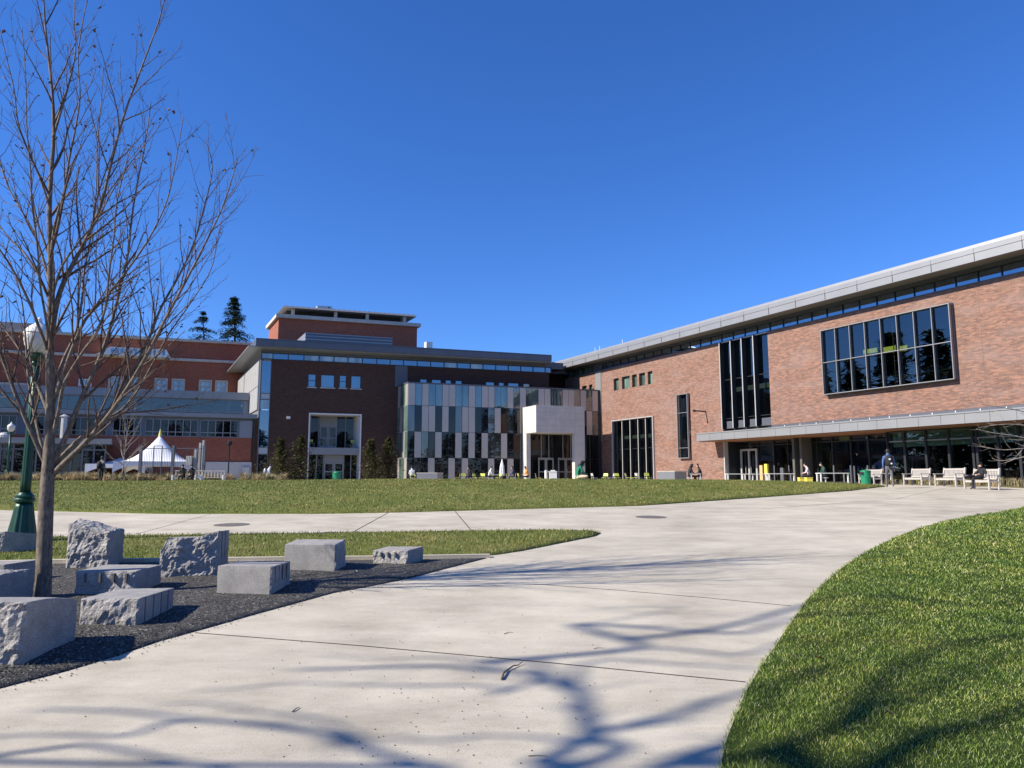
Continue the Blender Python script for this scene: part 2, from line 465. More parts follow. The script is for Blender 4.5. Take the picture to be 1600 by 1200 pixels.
M['shrub'] = blade_mat('shrub_needles', [(0.0, (0.035, 0.045, 0.016)), (0.5, (0.075, 0.085, 0.032)), (1.0, (0.26, 0.24, 0.12))])
M['deadleaf'] = simple('dry_brown_leaf', (0.10, 0.055, 0.03), 0.7, 0, 0.4, 9)
M['leaf_orange'] = simple('orange_leaf', (0.55, 0.16, 0.04), 0.6, 0, 0.2, 9)

def bark_mat(name, c, lo=0.5, sc_=1.0):
    m, nt, b = new_mat(name)
    v = objco(nt, (1, 1, 0.22))
    n = tex_noise(nt, v, 34 * sc_, 6, 0.7); n2 = tex_noise(nt, objco(nt, (1, 1, 2.5)), 7, 4)
    cc = ramp(nt, n, [(0.35, tuple(x * lo for x in c)), (0.55, c), (0.75, tuple(x * 1.3 for x in c))])
    cc = mixc(nt, 1.0, cc, ramp(nt, n2, [(0.3, (0.75, 0.72, 0.7)), (0.7, (1.15, 1.12, 1.1))]), 'MULTIPLY')
    nt.links.new(cc, b.inputs['Base Color']); b.inputs['Roughness'].default_value = 0.85
    bump(nt, b, n, 0.7, 0.012)
    return m
M['bark'] = bark_mat('grey_brown_bark', (0.195, 0.160, 0.125), 0.3)
M['twig'] = bark_mat('twig_bark', (0.115, 0.08, 0.062), 0.6)
M['bark_pale'] = bark_mat('pale_bark', (0.36, 0.32, 0.28), 0.7)

# ---------------------------------------------------------------- sun, sky
SUN_EL = R(35)
SUN_AZ = R(17.5)
SUN_TO = Vector((-math.cos(SUN_AZ) * math.cos(SUN_EL), -math.sin(SUN_AZ) * math.cos(SUN_EL), math.sin(SUN_EL))).normalized()
sd = bpy.data.lights.new('sun', 'SUN'); sd.energy = 5.0; sd.angle = R(0.53); sd.color = (1.0, 0.92, 0.78)
so = bpy.data.objects.new('sun', sd); col.objects.link(so)
so.rotation_euler = SUN_TO.to_track_quat('Z', 'Y').to_euler()
so.location = (-30, -6, 40)
wd = bpy.data.worlds.new('World'); sc.world = wd; wd.use_nodes = True
wn = wd.node_tree
sky = wn.nodes.new('ShaderNodeTexSky'); sky.sky_type = 'NISHITA'; sky.sun_disc = False
sky.sun_elevation = SUN_EL
sky.sun_rotation = math.atan2(SUN_TO.x, SUN_TO.y)
sky.altitude = 100; sky.air_density = 1.0; sky.dust_density = 0.0; sky.ozone_density = 6.0
bg = wn.nodes['Background']; bg.inputs[1].default_value = 0.092
tint = wn.nodes.new('ShaderNodeMix'); tint.data_type = 'RGBA'; tint.blend_type = 'MULTIPLY'; tint.inputs[0].default_value = 1
tint.inputs[7].default_value = (0.80, 0.92, 1.28, 1)
hs = wn.nodes.new('ShaderNodeHueSaturation'); hs.inputs['Saturation'].default_value = 1.08
wn.links.new(sky.outputs[0], tint.inputs[6]); wn.links.new(tint.outputs[2], hs.inputs['Color']); wn.links.new(hs.outputs[0], bg.inputs[0])
sc.view_settings.view_transform = 'Standard'
sc.view_settings.look = 'None'
sc.view_settings.exposure = 0.66
sc.render.engine = 'CYCLES'
sc.cycles.use_denoising = True
sc.cycles.max_bounces = 8
sc.cycles.transparent_max_bounces = 12
sc.cycles.caustics_reflective = False
sc.cycles.caustics_refractive = False
# ---------------------------------------------------------------- ground
def grid_sheet(name, xs, ys, zoff, mat, label=None):
    X, Y = np.meshgrid(xs, ys); Z = H(X, Y) + zoff
    co = np.stack([X, Y, Z], -1).reshape(-1, 3)
    nx, ny = len(xs), len(ys)
    i = np.arange((nx - 1) * (ny - 1)); r = i // (nx - 1); c = i % (nx - 1); a = r * nx + c
    fs = np.stack([a, a + 1, a + nx + 1, a + nx], -1)
    me = bpy.data.meshes.new(name); me.from_pydata(co.tolist(), [], fs.tolist())
    me.polygons.foreach_set('use_smooth', [True] * len(me.polygons))
    me.materials.append(mat)
    o = link_mesh(name, me); tag(o, kind='structure')
    return o

ys = np.concatenate([[-900, -300, -100, -40], np.arange(-15, 60, 1.0), [70, 90, 120, 200, 400, 1500]])
grid_sheet('ground', np.array([-900, -300, -120, -60, -30, 0, 30, 60, 120, 300, 900]), ys, -0.06, M['turf_lush'])
yp = np.concatenate([np.arange(-30, 75, 0.5), np.arange(76, 122, 4.0)])
grid_sheet('path', np.array([-75, -50, -25, -10, 0, 10, 25, 50, 75.0]), yp, 0.0, M['path'])

def poly_dist(P, poly):
    """distance of points P (n,2) to polygon edges, and inside mask"""
    P = np.asarray(P, float); A = np.asarray(poly, float); B = np.roll(A, -1, 0)
    dmin = np.full(len(P), 1e9); ins = np.zeros(len(P), bool)
    for a, b in zip(A, B):
        ab = b - a; L2 = (ab ** 2).sum() + 1e-12
        t = np.clip(((P - a) @ ab) / L2, 0, 1)
        d = np.hypot(*(P - a - t[:, None] * ab).T)
        dmin = np.minimum(dmin, d)
        c = (a[1] > P[:, 1]) != (b[1] > P[:, 1])
        with np.errstate(divide='ignore', invalid='ignore'):
            xi = (b[0] - a[0]) * (P[:, 1] - a[1]) / (b[1] - a[1] + 1e-15) + a[0]
        ins ^= c & (P[:, 0] < xi)
    return dmin, ins

def smooth_poly(pts, it=2):
    for _ in range(it):
        q = []
        for i in range(len(pts)):
            a = pts[i]; b = pts[(i + 1) % len(pts)]
            q.append((a[0] * .75 + b[0] * .25, a[1] * .75 + b[1] * .25)); q.append((a[0] * .25 + b[0] * .75, a[1] * .25 + b[1] * .75))
        pts = q
    return pts

def region(name, poly, zf, mat, step, kind='structure', skirt=0.06, jitter=0.0):
    """filled terrain patch with height function zf(x, y, dist_to_edge)"""
    A = np.asarray(poly); x0, y0 = A.min(0); x1, y1 = A.max(0)
    # resample boundary
    bp = []
    for i in range(len(poly)):
        a = np.array(poly[i]); b = np.array(poly[(i + 1) % len(poly)])
        n = max(1, int(np.hypot(*(b - a)) / step))
        for k in range(n): bp.append(a + (b - a) * k / n)
    bp = np.array(bp)
    gx, gy = np.meshgrid(np.arange(x0, x1, step), np.arange(y0, y1, step))
    P = np.stack([gx.ravel(), gy.ravel()], -1) + (np.random.RandomState(1).rand(gx.size, 2) - .5) * step * .3
    d, ins = poly_dist(P, poly)
    P = P[ins & (d > step * 0.45)]
    allp = [Vector(p) for p in bp] + [Vector(p) for p in P]
    n = len(bp)
    res = delaunay_2d_cdt(allp, [(i, (i + 1) % n) for i in range(n)], [], 1, 1e-6)
    vs = np.array([(p.x, p.y) for p in res[0]])
    d, _ = poly_dist(vs, poly)
    z = zf(vs[:, 0], vs[:, 1], d)
    co = [(vs[i, 0], vs[i, 1], z[i]) for i in range(len(vs))]
    fs = [tuple(f) for f in res[2]]
    # skirt along the boundary
    e = {}
    for f in fs:
        for k in range(len(f)):
            a, b = f[k], f[(k + 1) % len(f)]
            e[(a, b)] = 1
    m = len(co); mp = {}
    for (a, b) in list(e):
        if (b, a) in e: continue
        for q in (a, b):
            if q not in mp: mp[q] = len(co); co.append((co[q][0], co[q][1], co[q][2] - skirt))
        fs.append((b, a, mp[a], mp[b]))
    me = bpy.data.meshes.new(name); me.from_pydata(co, [], fs); me.materials.append(mat)
    me.polygons.foreach_set('use_smooth', [True] * len(me.polygons))
    o = link_mesh(name, me); tag(o, kind=kind)
    return o

def gp(l): return [tuple(G(u, v).xy) for u, v in l]

# big lawn beyond the cross path
LAWN = gp([(-260, 795), (0, 797), (250, 803), (500, 803), (620, 801), (800, 796), (1000, 790.5), (1110, 783), (1250, 773), (1330, 767), (1385, 760.5)])
LAWN += [(21.5, 44), (18, 48), (6, 52), (-10, 53), (-30, 52), (-48, 48), (-60, 40)]
def z_lawn(x, y, d):
    return H(x, y) + 0.025 + 0.385 * (1 - np.exp(-d / 5.5)) * (1 - 0.28 * np.clip((-x - 4) / 18, 0, 1)) + 0.02 * np.sin(x * .7) * np.sin(y * .5 + 1) * (1 - np.exp(-d))
region('lawn', LAWN, z_lawn, M['turf'], 0.8)

# narrow grass strip between the paths
STRIP = gp([(-260, 846), (80, 840), (250, 837), (440, 834.5), (700, 831), (850, 829), (920, 830), (938, 833.5)])
STRIP += gp([(930, 838), (900, 844), (860, 852), (815, 861), (775, 867), (742, 870), (600, 872), (380, 874), (100, 877.5), (-260, 884)])
def z_strip(x, y, d): return H(x, y) + 0.02 + 0.03 * (1 - np.exp(-d / .3))
region('grass_strip', STRIP, z_strip, M['turf'], 0.3)

# dark gravel bed with the granite blocks
CURVE = gp([(760, 872.5), (700, 888), (640, 904), (580, 916), (520, 927), (400, 960), (330, 980), (250, 1002), (180, 1026), (100, 1050), (0, 1076), (-120, 1105)])
GRAV = CURVE + gp([(-420, 1105), (-420, 895), (-260, 889), (100, 881), (380, 877.5), (600, 875), (700, 873.5)])
def z_grav(x, y, d):
    out = H(x, y) + 0.008 + 0.02 * np.minimum(1, d / .5)
    return out + np.array([0.012 * noise.noise(Vector((a * 2.3, b * 2.3, 0))) for a, b in zip(x, y)]) * np.minimum(1, d / .3)
region('gravel_bed', GRAV, z_grav, M['gravel'], 0.16)

def strip_line(name, pts, w, h, mat, parent=None, z0=0.0):
    """thin band following the ground"""
    m = MB()
    P = []
    for a, b in zip(pts[:-1], pts[1:]):
        a = Vector(a[:2]); b = Vector(b[:2]); n = max(1, int((b - a).length / 0.4))
        for k in range(n): P.append(a + (b - a) * k / n)
    P.append(Vector(pts[-1][:2]))
    L = []
    for i, p in enumerate(P):
        d = (P[min(i + 1, len(P) - 1)] - P[max(0, i - 1)]).normalized(); nrm = Vector((-d.y, d.x)) * w / 2
        z = Hf(p.x, p.y)
        L.append([(p.x + nrm.x, p.y + nrm.y, z + z0 - 0.05), (p.x + nrm.x, p.y + nrm.y, z + h), (p.x - nrm.x, p.y - nrm.y, z + h), (p.x - nrm.x, p.y - nrm.y, z + z0 - 0.05)])
    vs = [q for r in L for q in r]; fs = []
    for i in range(len(L) - 1):
        for k in range(3):
            a = i * 4 + k; fs.append((a, a + 4, a + 5, a + 1))
    m.add(vs, fs)
    return m.build(name, mat, parent)

kerb = strip_line('kerb', [G(u, v) for u, v in [(-260, 886.5), (100, 879.3), (380, 875.8), (600, 873.6), (765, 870.8)]], 0.13, 0.055, M['conc_wall'])
kerb.data.materials[0] = M['path']; tag(kerb, kind='structure')
M['joint'] = simple('joint_filler', (0.05, 0.045, 0.04), 0.9)
M['joint_faint'] = simple('faint_joint', (0.30, 0.28, 0.25), 0.9)
for pts, w, mm in (([(305, 989), (560, 1009), (860, 1036), (1165, 1066)], 0.011, 'joint'), ([(835, 913), (960, 922), (1100, 934), (1236, 947)], 0.006, 'joint'),
               ([(607, 801), (543, 836)], 0.02, 'joint'), ([(711, 799), (739, 832)], 0.02, 'joint'), ([(850, 796), (900, 812), (955, 828)], 0.014, 'joint_faint'),
               ([(1040, 800), (1165, 818), (1330, 842)], 0.010, 'joint_faint'), ([(1190, 795), (1400, 780), (1525, 757.7)], 0.02, 'joint_faint'), ([(1120, 783), (1300, 800), (1470, 818)], 0.012, 'joint_faint'),
               ([(330, 803), (200, 838)], 0.012, 'joint_faint')):
    j = strip_line('expansion_joint', [G(u, v) for u, v in pts], w, 0.005, M[mm]); tag(j, kind='structure')

# near lawn on the right
RG = gp([(1600, 793.5), (1550, 803), (1512, 808), (1470, 817), (1437, 826), (1400, 840), (1358, 861), (1320, 885), (1288, 912), (1262, 938), (1240, 968), (1214, 1008), (1190, 1042), (1166, 1082), (1146, 1130), (1133, 1165), (1127, 1200), (1122, 1300)])
RIGHT = [(RG[-1][0] - .02, 1.5), (RG[-1][0] + .1, -3.0), (9, -8), (22, -6), (34, 4), (34, 20)] + [tuple(G(1780, 771).xy)]
RIGHT = RG + list(reversed([tuple(G(1780, 771).xy), (34, 20), (34, 4), (22, -6), (9, -8), (RG[-1][0] + .1, -3.0)]))
def z_right(x, y, d): return H(x, y) + 0.012 + 0.035 * (1 - np.exp(-d / .25)) + 0.03 * (1 - np.exp(-d / 3)) * (1 + np.sin(x * 1.3) * np.cos(y * 1.1))
region('near_lawn', RIGHT, z_right, M['turf_lush'], 0.25)

# planting bed behind the benches
BED = [(25.2, 30), (24.9, 36), (24.8, 42), (24.3, 47.5), (23.8, 49.5), (25.6, 47.2), (27.0, 44), (28.5, 40), (30.2, 36), (32, 30)]
def z_bed(x, y, d): return H(x, y) + 0.02 + 0.05 * np.minimum(1, d)
region('planting_bed', BED, z_bed, M['soil'], 0.5)
BED2 = [(-38, 50.5), (-24, 54.2), (-16.5, 55.5), (-17, 57.5), (-24, 57), (-38, 53.5)]
region('border_bed', BED2, z_bed, M['soil'], 0.6)

# ---------------------------------------------------------------- grass blades (one object of stuff for each lawn)
def blades(name, poly, zf, density, hgt, width, mat, seed, label, maxn=400000, lean=0.5, clump=0.0, box=None):
    """density(x, y) per square metre; three-triangle bent blades; hgt/width functions of distance"""
    rs = np.random.RandomState(seed)
    A = np.asarray(poly); x0, y0 = A.min(0); x1, y1 = A.max(0)
    if box: x0, x1, y0, y1 = max(x0, box[0]), min(x1, box[1]), max(y0, box[2]), min(y1, box[3])
    out = []
    cells = []
    st = 1.0
    for cx in np.arange(x0, x1, st):
        for cy in np.arange(y0, y1, st):
            dd = density(cx + st / 2, cy + st / 2)
            n = rs.poisson(dd * st * st)
            if n: cells.append(np.stack([cx + rs.rand(n) * st, cy + rs.rand(n) * st], -1))
    P = np.concatenate(cells)
    d, ins = poly_dist(P, poly)
    edge = (~ins) & (d < .022) & (rs.rand(len(P)) < .8)
    P = P[ins | edge]; d = np.where(edge, 0, d)[ins | edge]
    if len(P) > maxn:
        k = rs.permutation(len(P))[:maxn]; P = P[k]; d = d[k]
    n = len(P)
    z = zf(P[:, 0], P[:, 1], d) - 0.005
    dist = np.hypot(P[:, 0], P[:, 1])
    cl = np.array([noise.noise(Vector((a * 2.1, b * 2.1, 3.1))) for a, b in P]) if clump else np.zeros(n)
    h = hgt(dist) * (0.55 + 0.75 * rs.rand(n)) * (1 + clump * cl)
    w = width(dist) * (0.7 + 0.6 * rs.rand(n))
    ang = rs.rand(n) * 2 * np.pi; la = rs.rand(n) * 2 * np.pi
    ln = (0.25 + lean * rs.rand(n)) * h
    ax = np.stack([np.cos(ang), np.sin(ang), np.zeros(n)], -1) * w[:, None] / 2
    ld = np.stack([np.cos(la), np.sin(la), np.zeros(n)], -1)
    base = np.stack([P[:, 0], P[:, 1], z], -1)
    mid = base + ld * (ln * .35)[:, None] + np.array([0, 0, 1]) * (h * .6)[:, None]
    tip = base + ld * ln[:, None] + np.array([0, 0, 1]) * (h * .95)[:, None]
    V = np.stack([base - ax, base + ax, mid + ax * .8, mid - ax * .8, tip], 1).reshape(-1, 3)
    b5 = np.arange(n)[:, None] * 5
    me = bpy.data.meshes.new(name)
    me.vertices.add(n * 5); me.vertices.foreach_set('co', V.ravel())
    loops = np.concatenate([b5 + np.array([[0, 1, 2, 3]]), b5 + np.array([[3, 2, 4]])], 1).ravel()
    me.loops.add(n * 7); me.loops.foreach_set('vertex_index', loops.astype(np.int32))
    me.polygons.add(n * 2)
    ls = (np.arange(n)[:, None] * 7 + np.array([[0, 4]])).ravel()
    me.polygons.foreach_set('loop_start', ls.astype(np.int32))
    me.polygons.foreach_set('loop_total', np.tile([4, 3], n).astype(np.int32))
    me.update(calc_edges=True)
    me.materials.append(mat)
    o = link_mesh(name, me); tag(o, label, 'grass', kind='stuff')
    return o

def dens_right(x, y):
    if y < 2.5 or y > 34: return 0
    r = math.hypot(x, y)
    if x / y > 0.95: return 60
    return min(5600, 5600 * (5.6 / r) ** 1.75)
blades('grass', RIGHT, z_right, dens_right, lambda r: 0.021 + 0.0011 * r, lambda r: 0.0019 + 0.00068 * np.maximum(r - 3, 0), M['blade'], 3, 'lush green grass of the near lawn on the right', 560000, 0.9, 0.7, (0, 34, 2.4, 34))
def dens_edge(x, y): return min(1200, 60000 / (x * x + y * y)) if y < 22 else 0
def dens_strip(x, y): return 330 if x > -16 else 0
blades('grass', STRIP, z_strip, dens_strip, lambda r: 0.05 + 0 * r, lambda r: 0.011 + 0 * r, M['blade_lawn'], 4, 'olive grass of the narrow strip between path and kerb', 90000, 0.7, 0.4)
def dens_lawn(x, y): return 120 if (y < 36 and abs(x) < y * .8) else (45 if y < 42 and abs(x) < y * .8 else 0)
blades('grass', LAWN, z_lawn, dens_lawn, lambda r: 0.045 + 0 * r, lambda r: 0.022 + 0 * r, M['blade_lawn'], 5, 'short sunlit grass of the raised lawn', 130000, 0.8, 0.3)
def tufts(name, poly, n, h, w, per, seed, label):
    rs = random.Random(seed); m = MB()
    A = np.asarray(poly); x0, y0 = A.min(0); x1, y1 = A.max(0)
    c = 0
    while c < n:
        x = rs.uniform(x0, x1); y = rs.uniform(y0, y1)
        d, ins = poly_dist([(x, y)], poly)
        if not ins[0]: continue
        c += 1; hh = h * rs.uniform(.6, 1.2)
        for k in range(per):
            a = rs.uniform(0, 6.28); l = rs.uniform(.15, .75) * hh; z = Hf(x, y)
            bx = x + rs.gauss(0, .07); by = y + rs.gauss(0, .07)
            ux, uy = -math.sin(a) * w, math.cos(a) * w
            m.add([(bx - ux, by - uy, z), (bx + ux, by + uy, z), (bx + math.cos(a) * l * .4 + ux, by + math.sin(a) * l * .4 + uy, z + hh * .6), (bx + math.cos(a) * l * .4 - ux, by + math.sin(a) * l * .4 - uy, z + hh * .6), (bx + math.cos(a) * l, by + math.sin(a) * l, z + hh * rs.uniform(.7, 1))],
                  [(0, 1, 2, 3), (3, 2, 4)])
    o = m.build(name, M['blade_dry']); tag(o, label, 'grass', kind='stuff')
tufts('dry_grass', BED, 90, 0.5, 0.012, 46, 1, 'dry straw coloured ornamental grass behind the wooden benches')
tufts('dry_grass', BED2, 230, 0.85, 0.02, 40, 2, 'dry straw coloured ornamental grass along the far left edge of the lawn')
# ---------------------------------------------------------------- buildings
A1 = math.atan2(215 - 800, 1164.4)          # azimuth of the receding wall lines
A2 = math.atan2(4200 - 800, 1164.4)         # azimuth of the cross wall lines
pR = AT(1600, 700, 42.0)
RW = Frame(pR.x, pR.y, math.atan2(-math.cos(A1), -math.sin(A1)))

class Skew(Frame):
    """plan with walls not quite square: x along the front, y along the receding walls"""
    def __init__(self, ox, oy):
        super().__init__(ox, oy, math.atan2(math.cos(A2), math.sin(A2)))
        self.A = Vector((math.sin(A1), math.cos(A1), 0)); self.k = self.A.dot(self.D); self.c = self.A.dot(self.I)
    def px(self, u, v, y=0.0):
        s, z = super().px(u, v, y * self.c)
        return (s - self.k * y, z)
    def world(self, s, y, z=0):
        return self.o + self.D * s + self.A * y + Vector((0, 0, z))

class SB(MB):
    def __init__(self, fr): super().__init__(); self.fr = fr
    def mesh(self, *a, **k):
        if isinstance(self.fr, Skew):
            self.v = [(x + self.fr.k * y, y * self.fr.c, z) for x, y, z in self.v]
        return super().mesh(*a, **k)

pc = RW.world(RW.s(940), 0)
PV = Skew(pc.x, pc.y)
def solve(f, lo, hi):
    a = f(lo)
    for _ in range(50):
        m = (lo + hi) / 2; b = f(m)
        if (a > 0) == (b > 0): lo = m
        else: hi = m
    return (lo + hi) / 2
DC = solve(lambda y: PV.s(621, y) - PV.s(637, 0), 0.1, 20)     # depth of the brick wing behind the pavilion front
PD = solve(lambda y: PV.s(837, -y) - PV.s(815, 0), 0.1, 20)    # projection of the portal
SCOR = PV.s(402, DC)
DL2 = solve(lambda y: PV.s(388, y) - SCOR, DC + .1, DC + 40)
DL3 = solve(lambda y: PV.s(368, y) - SCOR, DC + .1, DC + 60)
print('DC', DC, 'PD', PD, 'DL2', DL2, 'DL3', DL3, 'pc', pc)

def swall(fr, *a):
    m = SB(fr); w = wall(*a); m.v, m.f, m.mi = w.v, w.f, w.mi
    return m

def window(fr, parent, x0, x1, z0, z1, y, xs=(), zs=(), fw=0.05, fd=0.12, fmat='metal_lt', gmat='glass', mw=0.05, name='window', label=None, sill=False, gy=None):
    """a framed window: part 'window' (the frame with its bars), sub-part 'pane'"""
    m = SB(fr)
    m.box(x0, x1, y - fd, y, z1 - fw, z1); m.box(x0, x1, y - fd, y, z0, z0 + fw)
    m.box(x0, x0 + fw, y - fd, y, z0 + fw, z1 - fw); m.box(x1 - fw, x1, y - fd, y, z0 + fw, z1 - fw)
    for x in xs: m.box(x - mw / 2, x + mw / 2, y - fd * .8, y, z0 + fw, z1 - fw)
    for z in zs:
        e = [x0 + fw] + sorted(xs) + [x1 - fw]
        for a, b in zip(e[:-1], e[1:]):
            m.box(a + (mw / 2 if a != e[0] else 0), b - (mw / 2 if b != e[-1] else 0), y - fd * .7, y, z - mw / 2, z + mw / 2)
    o = m.build(name, M[fmat], parent)
    g = SB(fr); gy = y + 0.004 if gy is None else gy
    g.box(x0 + fw * .5, x1 - fw * .5, gy, gy + 0.012, z0 + fw * .5, z1 - fw * .5)
    p = g.build('pane', M[gmat], o)
    if sill:
        q = SB(fr); q.box(x0 - .08, x1 + .08, y - fd - .1, y, z0 - .1, z0 - .002); q.build('sill', M['metal_lt'], o)
    if label: o['label'] = label
    return o

def lin(a, b, n): return [a + (b - a) * k / n for k in range(1, n)]

# ================= right wing
RWR = empty('brick_building', RW.o, RW.a, 'long sunlit orange brick building with silver roof edge and big picture window on the right', 'building')
zBT = RW.z(1600, 425); zBB = RW.z(1600, 631)
sF = RW.s(884); sE = RW.s(1600) + 11
sG0 = RW.s(1131, 0); sTW0 = RW.s(1128, 0, 600); sTW1 = RW.s(1202, 0, 590)
s5 = [(958.8, 966.9, 599), (971.6, 983.9, 597), (987.5, 995, 594), (998.5, 1008, 592), (1012, 1019.4, 589)]
z5t = RW.z(1019, 579.3); z5b = RW.z(1019, 599.5)
pw0, pw1 = RW.s(1290, 0, 560), RW.s(1494, 0, 540); pwt = RW.z(1490, 474); pwb = RW.z(1497, 593)
lw0, lw1 = RW.s(958.5, 0, 700), RW.s(1022, 0, 700); lwt = RW.z(1022, 651)
nw0, nw1 = RW.s(1062, 0, 665), RW.s(1079, 0, 665); nwt = RW.z(1077, 614.5); nwb = RW.z(1077, 716)
sPan0, sPan1 = RW.s(931, 0, 600), RW.s(939.5, 0, 600)
holes = [(sG0, sE + 1, -2, zBB), (sTW0, sTW1, zBB - .01, zBT + 1), (pw0, pw1, pwb, pwt), (lw0, lw1, -2, lwt), (nw0, nw1, nwb, nwt)]
for a, b, v in s5: holes.append((RW.s(a, 0, v), RW.s(b, 0, v), z5b, z5t))
for a, b in ((909.5, 916.5), (920.5, 925.5)): holes.append((RW.s(a, 0, 605), RW.s(b, 0, 605), z5b, z5t - .1))
wall(sF, sTW0, -.6, zBT, [h for h in holes if h[0] < sTW0 - .01], 0, .35).build('brick_wall', M['brick_sun'], RWR)
wall(sTW1, sE, zBB, zBT, [(pw0, pw1, pwb, pwt)], 0, .35).build('brick_wall', M['brick_sun'], RWR)
# end, back and inside of the volume
DEP = 15
m = MB()
m.box(sE - .3, sE, .36, DEP, -.6, zBT); m.box(sF, sE, DEP, DEP + .3, -.6, zBT + 1.5)
m.build('outer_wall', M['brick_sun'], RWR)
zsl = [RW.z(1600, 640), (pwb + pwt) / 2 - 2.9]
z2 = zBB + .25; z3 = (RW.z(1492, 534))
m = MB()
m.box(sF + .4, sE - .4, .9, DEP - .1, z2 - .35, z2)                      # first floor slab
m.box(sF + .4, pw0 - 3, .9, DEP - .1, z3 - 1.0, z3 - .6)
m.box(pw0 - 3, pw1 + 3, 4.5, DEP - .1, z3 - 1.0, z3 - .6)
m.box(sF + .4, sE - .4, 1.2, DEP - .1, -.02, .01)
m.build('floor_slab', M['inside'], RWR)
m = MB()
for x in (lw0 - 1.5, sG0 - .6, sTW1 + 1.6, pw0 - 3.2, pw1 + 3.2): m.box(x, x + .2, .4, DEP - .1, .02, zBT)
m.box(sF + .4, sE - .4, 10.5, 10.7, .02, zBT)
m.each('partition', M['inside'], RWR)
zFB = RW.z(1600, 387.5, -1.6); zFT = RW.z(1600, 366, -1.6); zFT2 = RW.z(1600, 360.5, -1.3)
m = MB(); m.box(sF, sE, .3, DEP, zBT + 1.25, zBT + 1.3); m.build('ceiling', M['ceiling'], RWR)
m = MB()
for u_ in (1050, 1232, 1400, 1540):
    x = RW.s(u_, 0, 600); m.box(x - .012, x + .012, -.004, .01, zBB if x > sG0 else -.4, zBT)
m.box(sTW1 + .01, sE, -.005, .01, zBB + 1.75, zBB + 1.765)
m.each('movement_joint', simple('brick_sealant', (.16, .10, .08), .8), RWR)
# clerestory
zC0, zC1 = zBT + .06, RW.z(1600, 406, .3)
ms = []; s = RW.s(1565, .3, 415); st = abs(RW.s(1565, .3, 415) - RW.s(1528, .3, 424))
x = s
while x > RW.s(942, .3, 575): ms.append(x); x -= st
x = s + st
while x < sE - .5: ms.append(x); x += st
window(RW, RWR, RW.s(942, .3, 575), sE, zC0, zC1, .3, ms, (), .05, .08, 'frame_dk', 'glass_blue', .05, name='clerestory_window')
window(RW, RWR, sF + .3, RW.s(929, .3, 580), zC0, zC1, .3, lin(sF + .3, RW.s(929, .3, 580), 5), (), .05, .08, 'frame_dk', 'glass_gr', .08, name='clerestory_window')
m = MB(); m.box(sF, sE, .12, .3, zC1, zFB + .2); m.box(RW.s(929, .3, 580), RW.s(942, .3, 575), .15, .3, zC0, zC1)
for x in ms[::2]: pass
m.box(sF, sE, -.05, .3, zBT, zBT + .06)
m.build('metal_band', M['metal_dk'], RWR)
m = MB(); m.box(sPan0, sPan1, -.06, -.002, RW.z(938, 690), zBT - .01); m.build('metal_panel', M['metal'], RWR)
# roof with stepped silver fascia
m = MB()
m.box(sF - .2, sE + .4, -1.6, -1.5, zFB, zFT - .3); m.box(sF - .2, sE + .4, -1.63, -1.5, zFT - .3, zFT)
pf = [(-1.63, zFT), (-1.35, zFT + .02), (-1.3, zFT2), (-1.0, zFT2 + .05), (0.5, zFT2 + .08)]
vs = []; 
for y, z in pf: vs += [(sF - .2, y, z), (sE + .4, y, z)]
m.add(vs, [(2 * i, 2 * i + 1, 2 * i + 3, 2 * i + 2) for i in range(len(pf) - 1)])
m.box(sF - .2, sE + .4, .5, DEP + .4, zFT2 - .2, zFT2 + .08)
m.box(sF - .2, sE + .4, -1.62, -1.5, zFB - .03, zFB)
m.box(sF - .22, sF - .2, -1.6, DEP, zFB, zFT2)
roof = m.build('roof', M['metal'], RWR)
m = MB(); m.hexa([(sF - .2, -1.5, zFB - .02), (sE + .4, -1.5, zFB - .02), (sE + .4, .12, zFB + .12), (sF - .2, .12, zFB + .12), (sF - .2, -1.5, zFB + .05), (sE + .4, -1.5, zFB + .05), (sE + .4, .12, zFB + .2), (sF - .2, .12, zFB + .2)])
m.build('soffit', M['soffit'], roof)
m = MB(); x = sE - 1.2; sj = abs(RW.s(1597, -1.6, 380) - RW.s(1522, -1.6, 400))
x = RW.s(1597, -1.6, 380) + sj * 2
while x > sF: m.box(x, x + .015, -1.634, -1.60, zFB, zFT); x -= sj
m.each('seam', M['frame_dk'], roof)
m = MB()
for u in (918.5, 925.5, 961): x = RW.s(u, 0, 560); m.tube([(x, 1, zFT2), (x, 1, zFT2 + 1.1)], .03, 5)
m.each('antenna', M['white'], roof)
# tall stair window with projecting fins
fs = [RW.s(u, 0, 600) for u in (1146, 1163.5, 1182)]
window(RW, RWR, sTW0, sTW1, zBB + .02, zBT, .28, fs, (RW.z(1200, 583, .28), RW.z(1200, 648, .28)), .08, .1, 'frame_dk', 'glass', .06, name='stair_window')
m = MB()
for x in fs + [sTW0 + .06]:
    m.cur = 0; m.box(x - .04, x + .04, -.20, .17, zBB + .02, zBT + .0); m.cur = 1; m.box(x - .045, x + .045, -.23, -.202, zBB + .02, zBT)  # fin body painted dark for its shaded side, front cap pale for sun
m.cur = 1; m.box(sTW0, sTW1, -.06, .02, zBT - .07, zBT - .003)
m.build('window_fin', [M['frame_dk'], M['metal_lt']], RWR)
m = MB()
for a, b in zip([sTW0] + fs, fs + [sTW1]): m.box(a + .3, b - .1, .12, .17, zBB + .03, zBB + .65)
m.each('spandrel', M['metal_dk'], RWR)
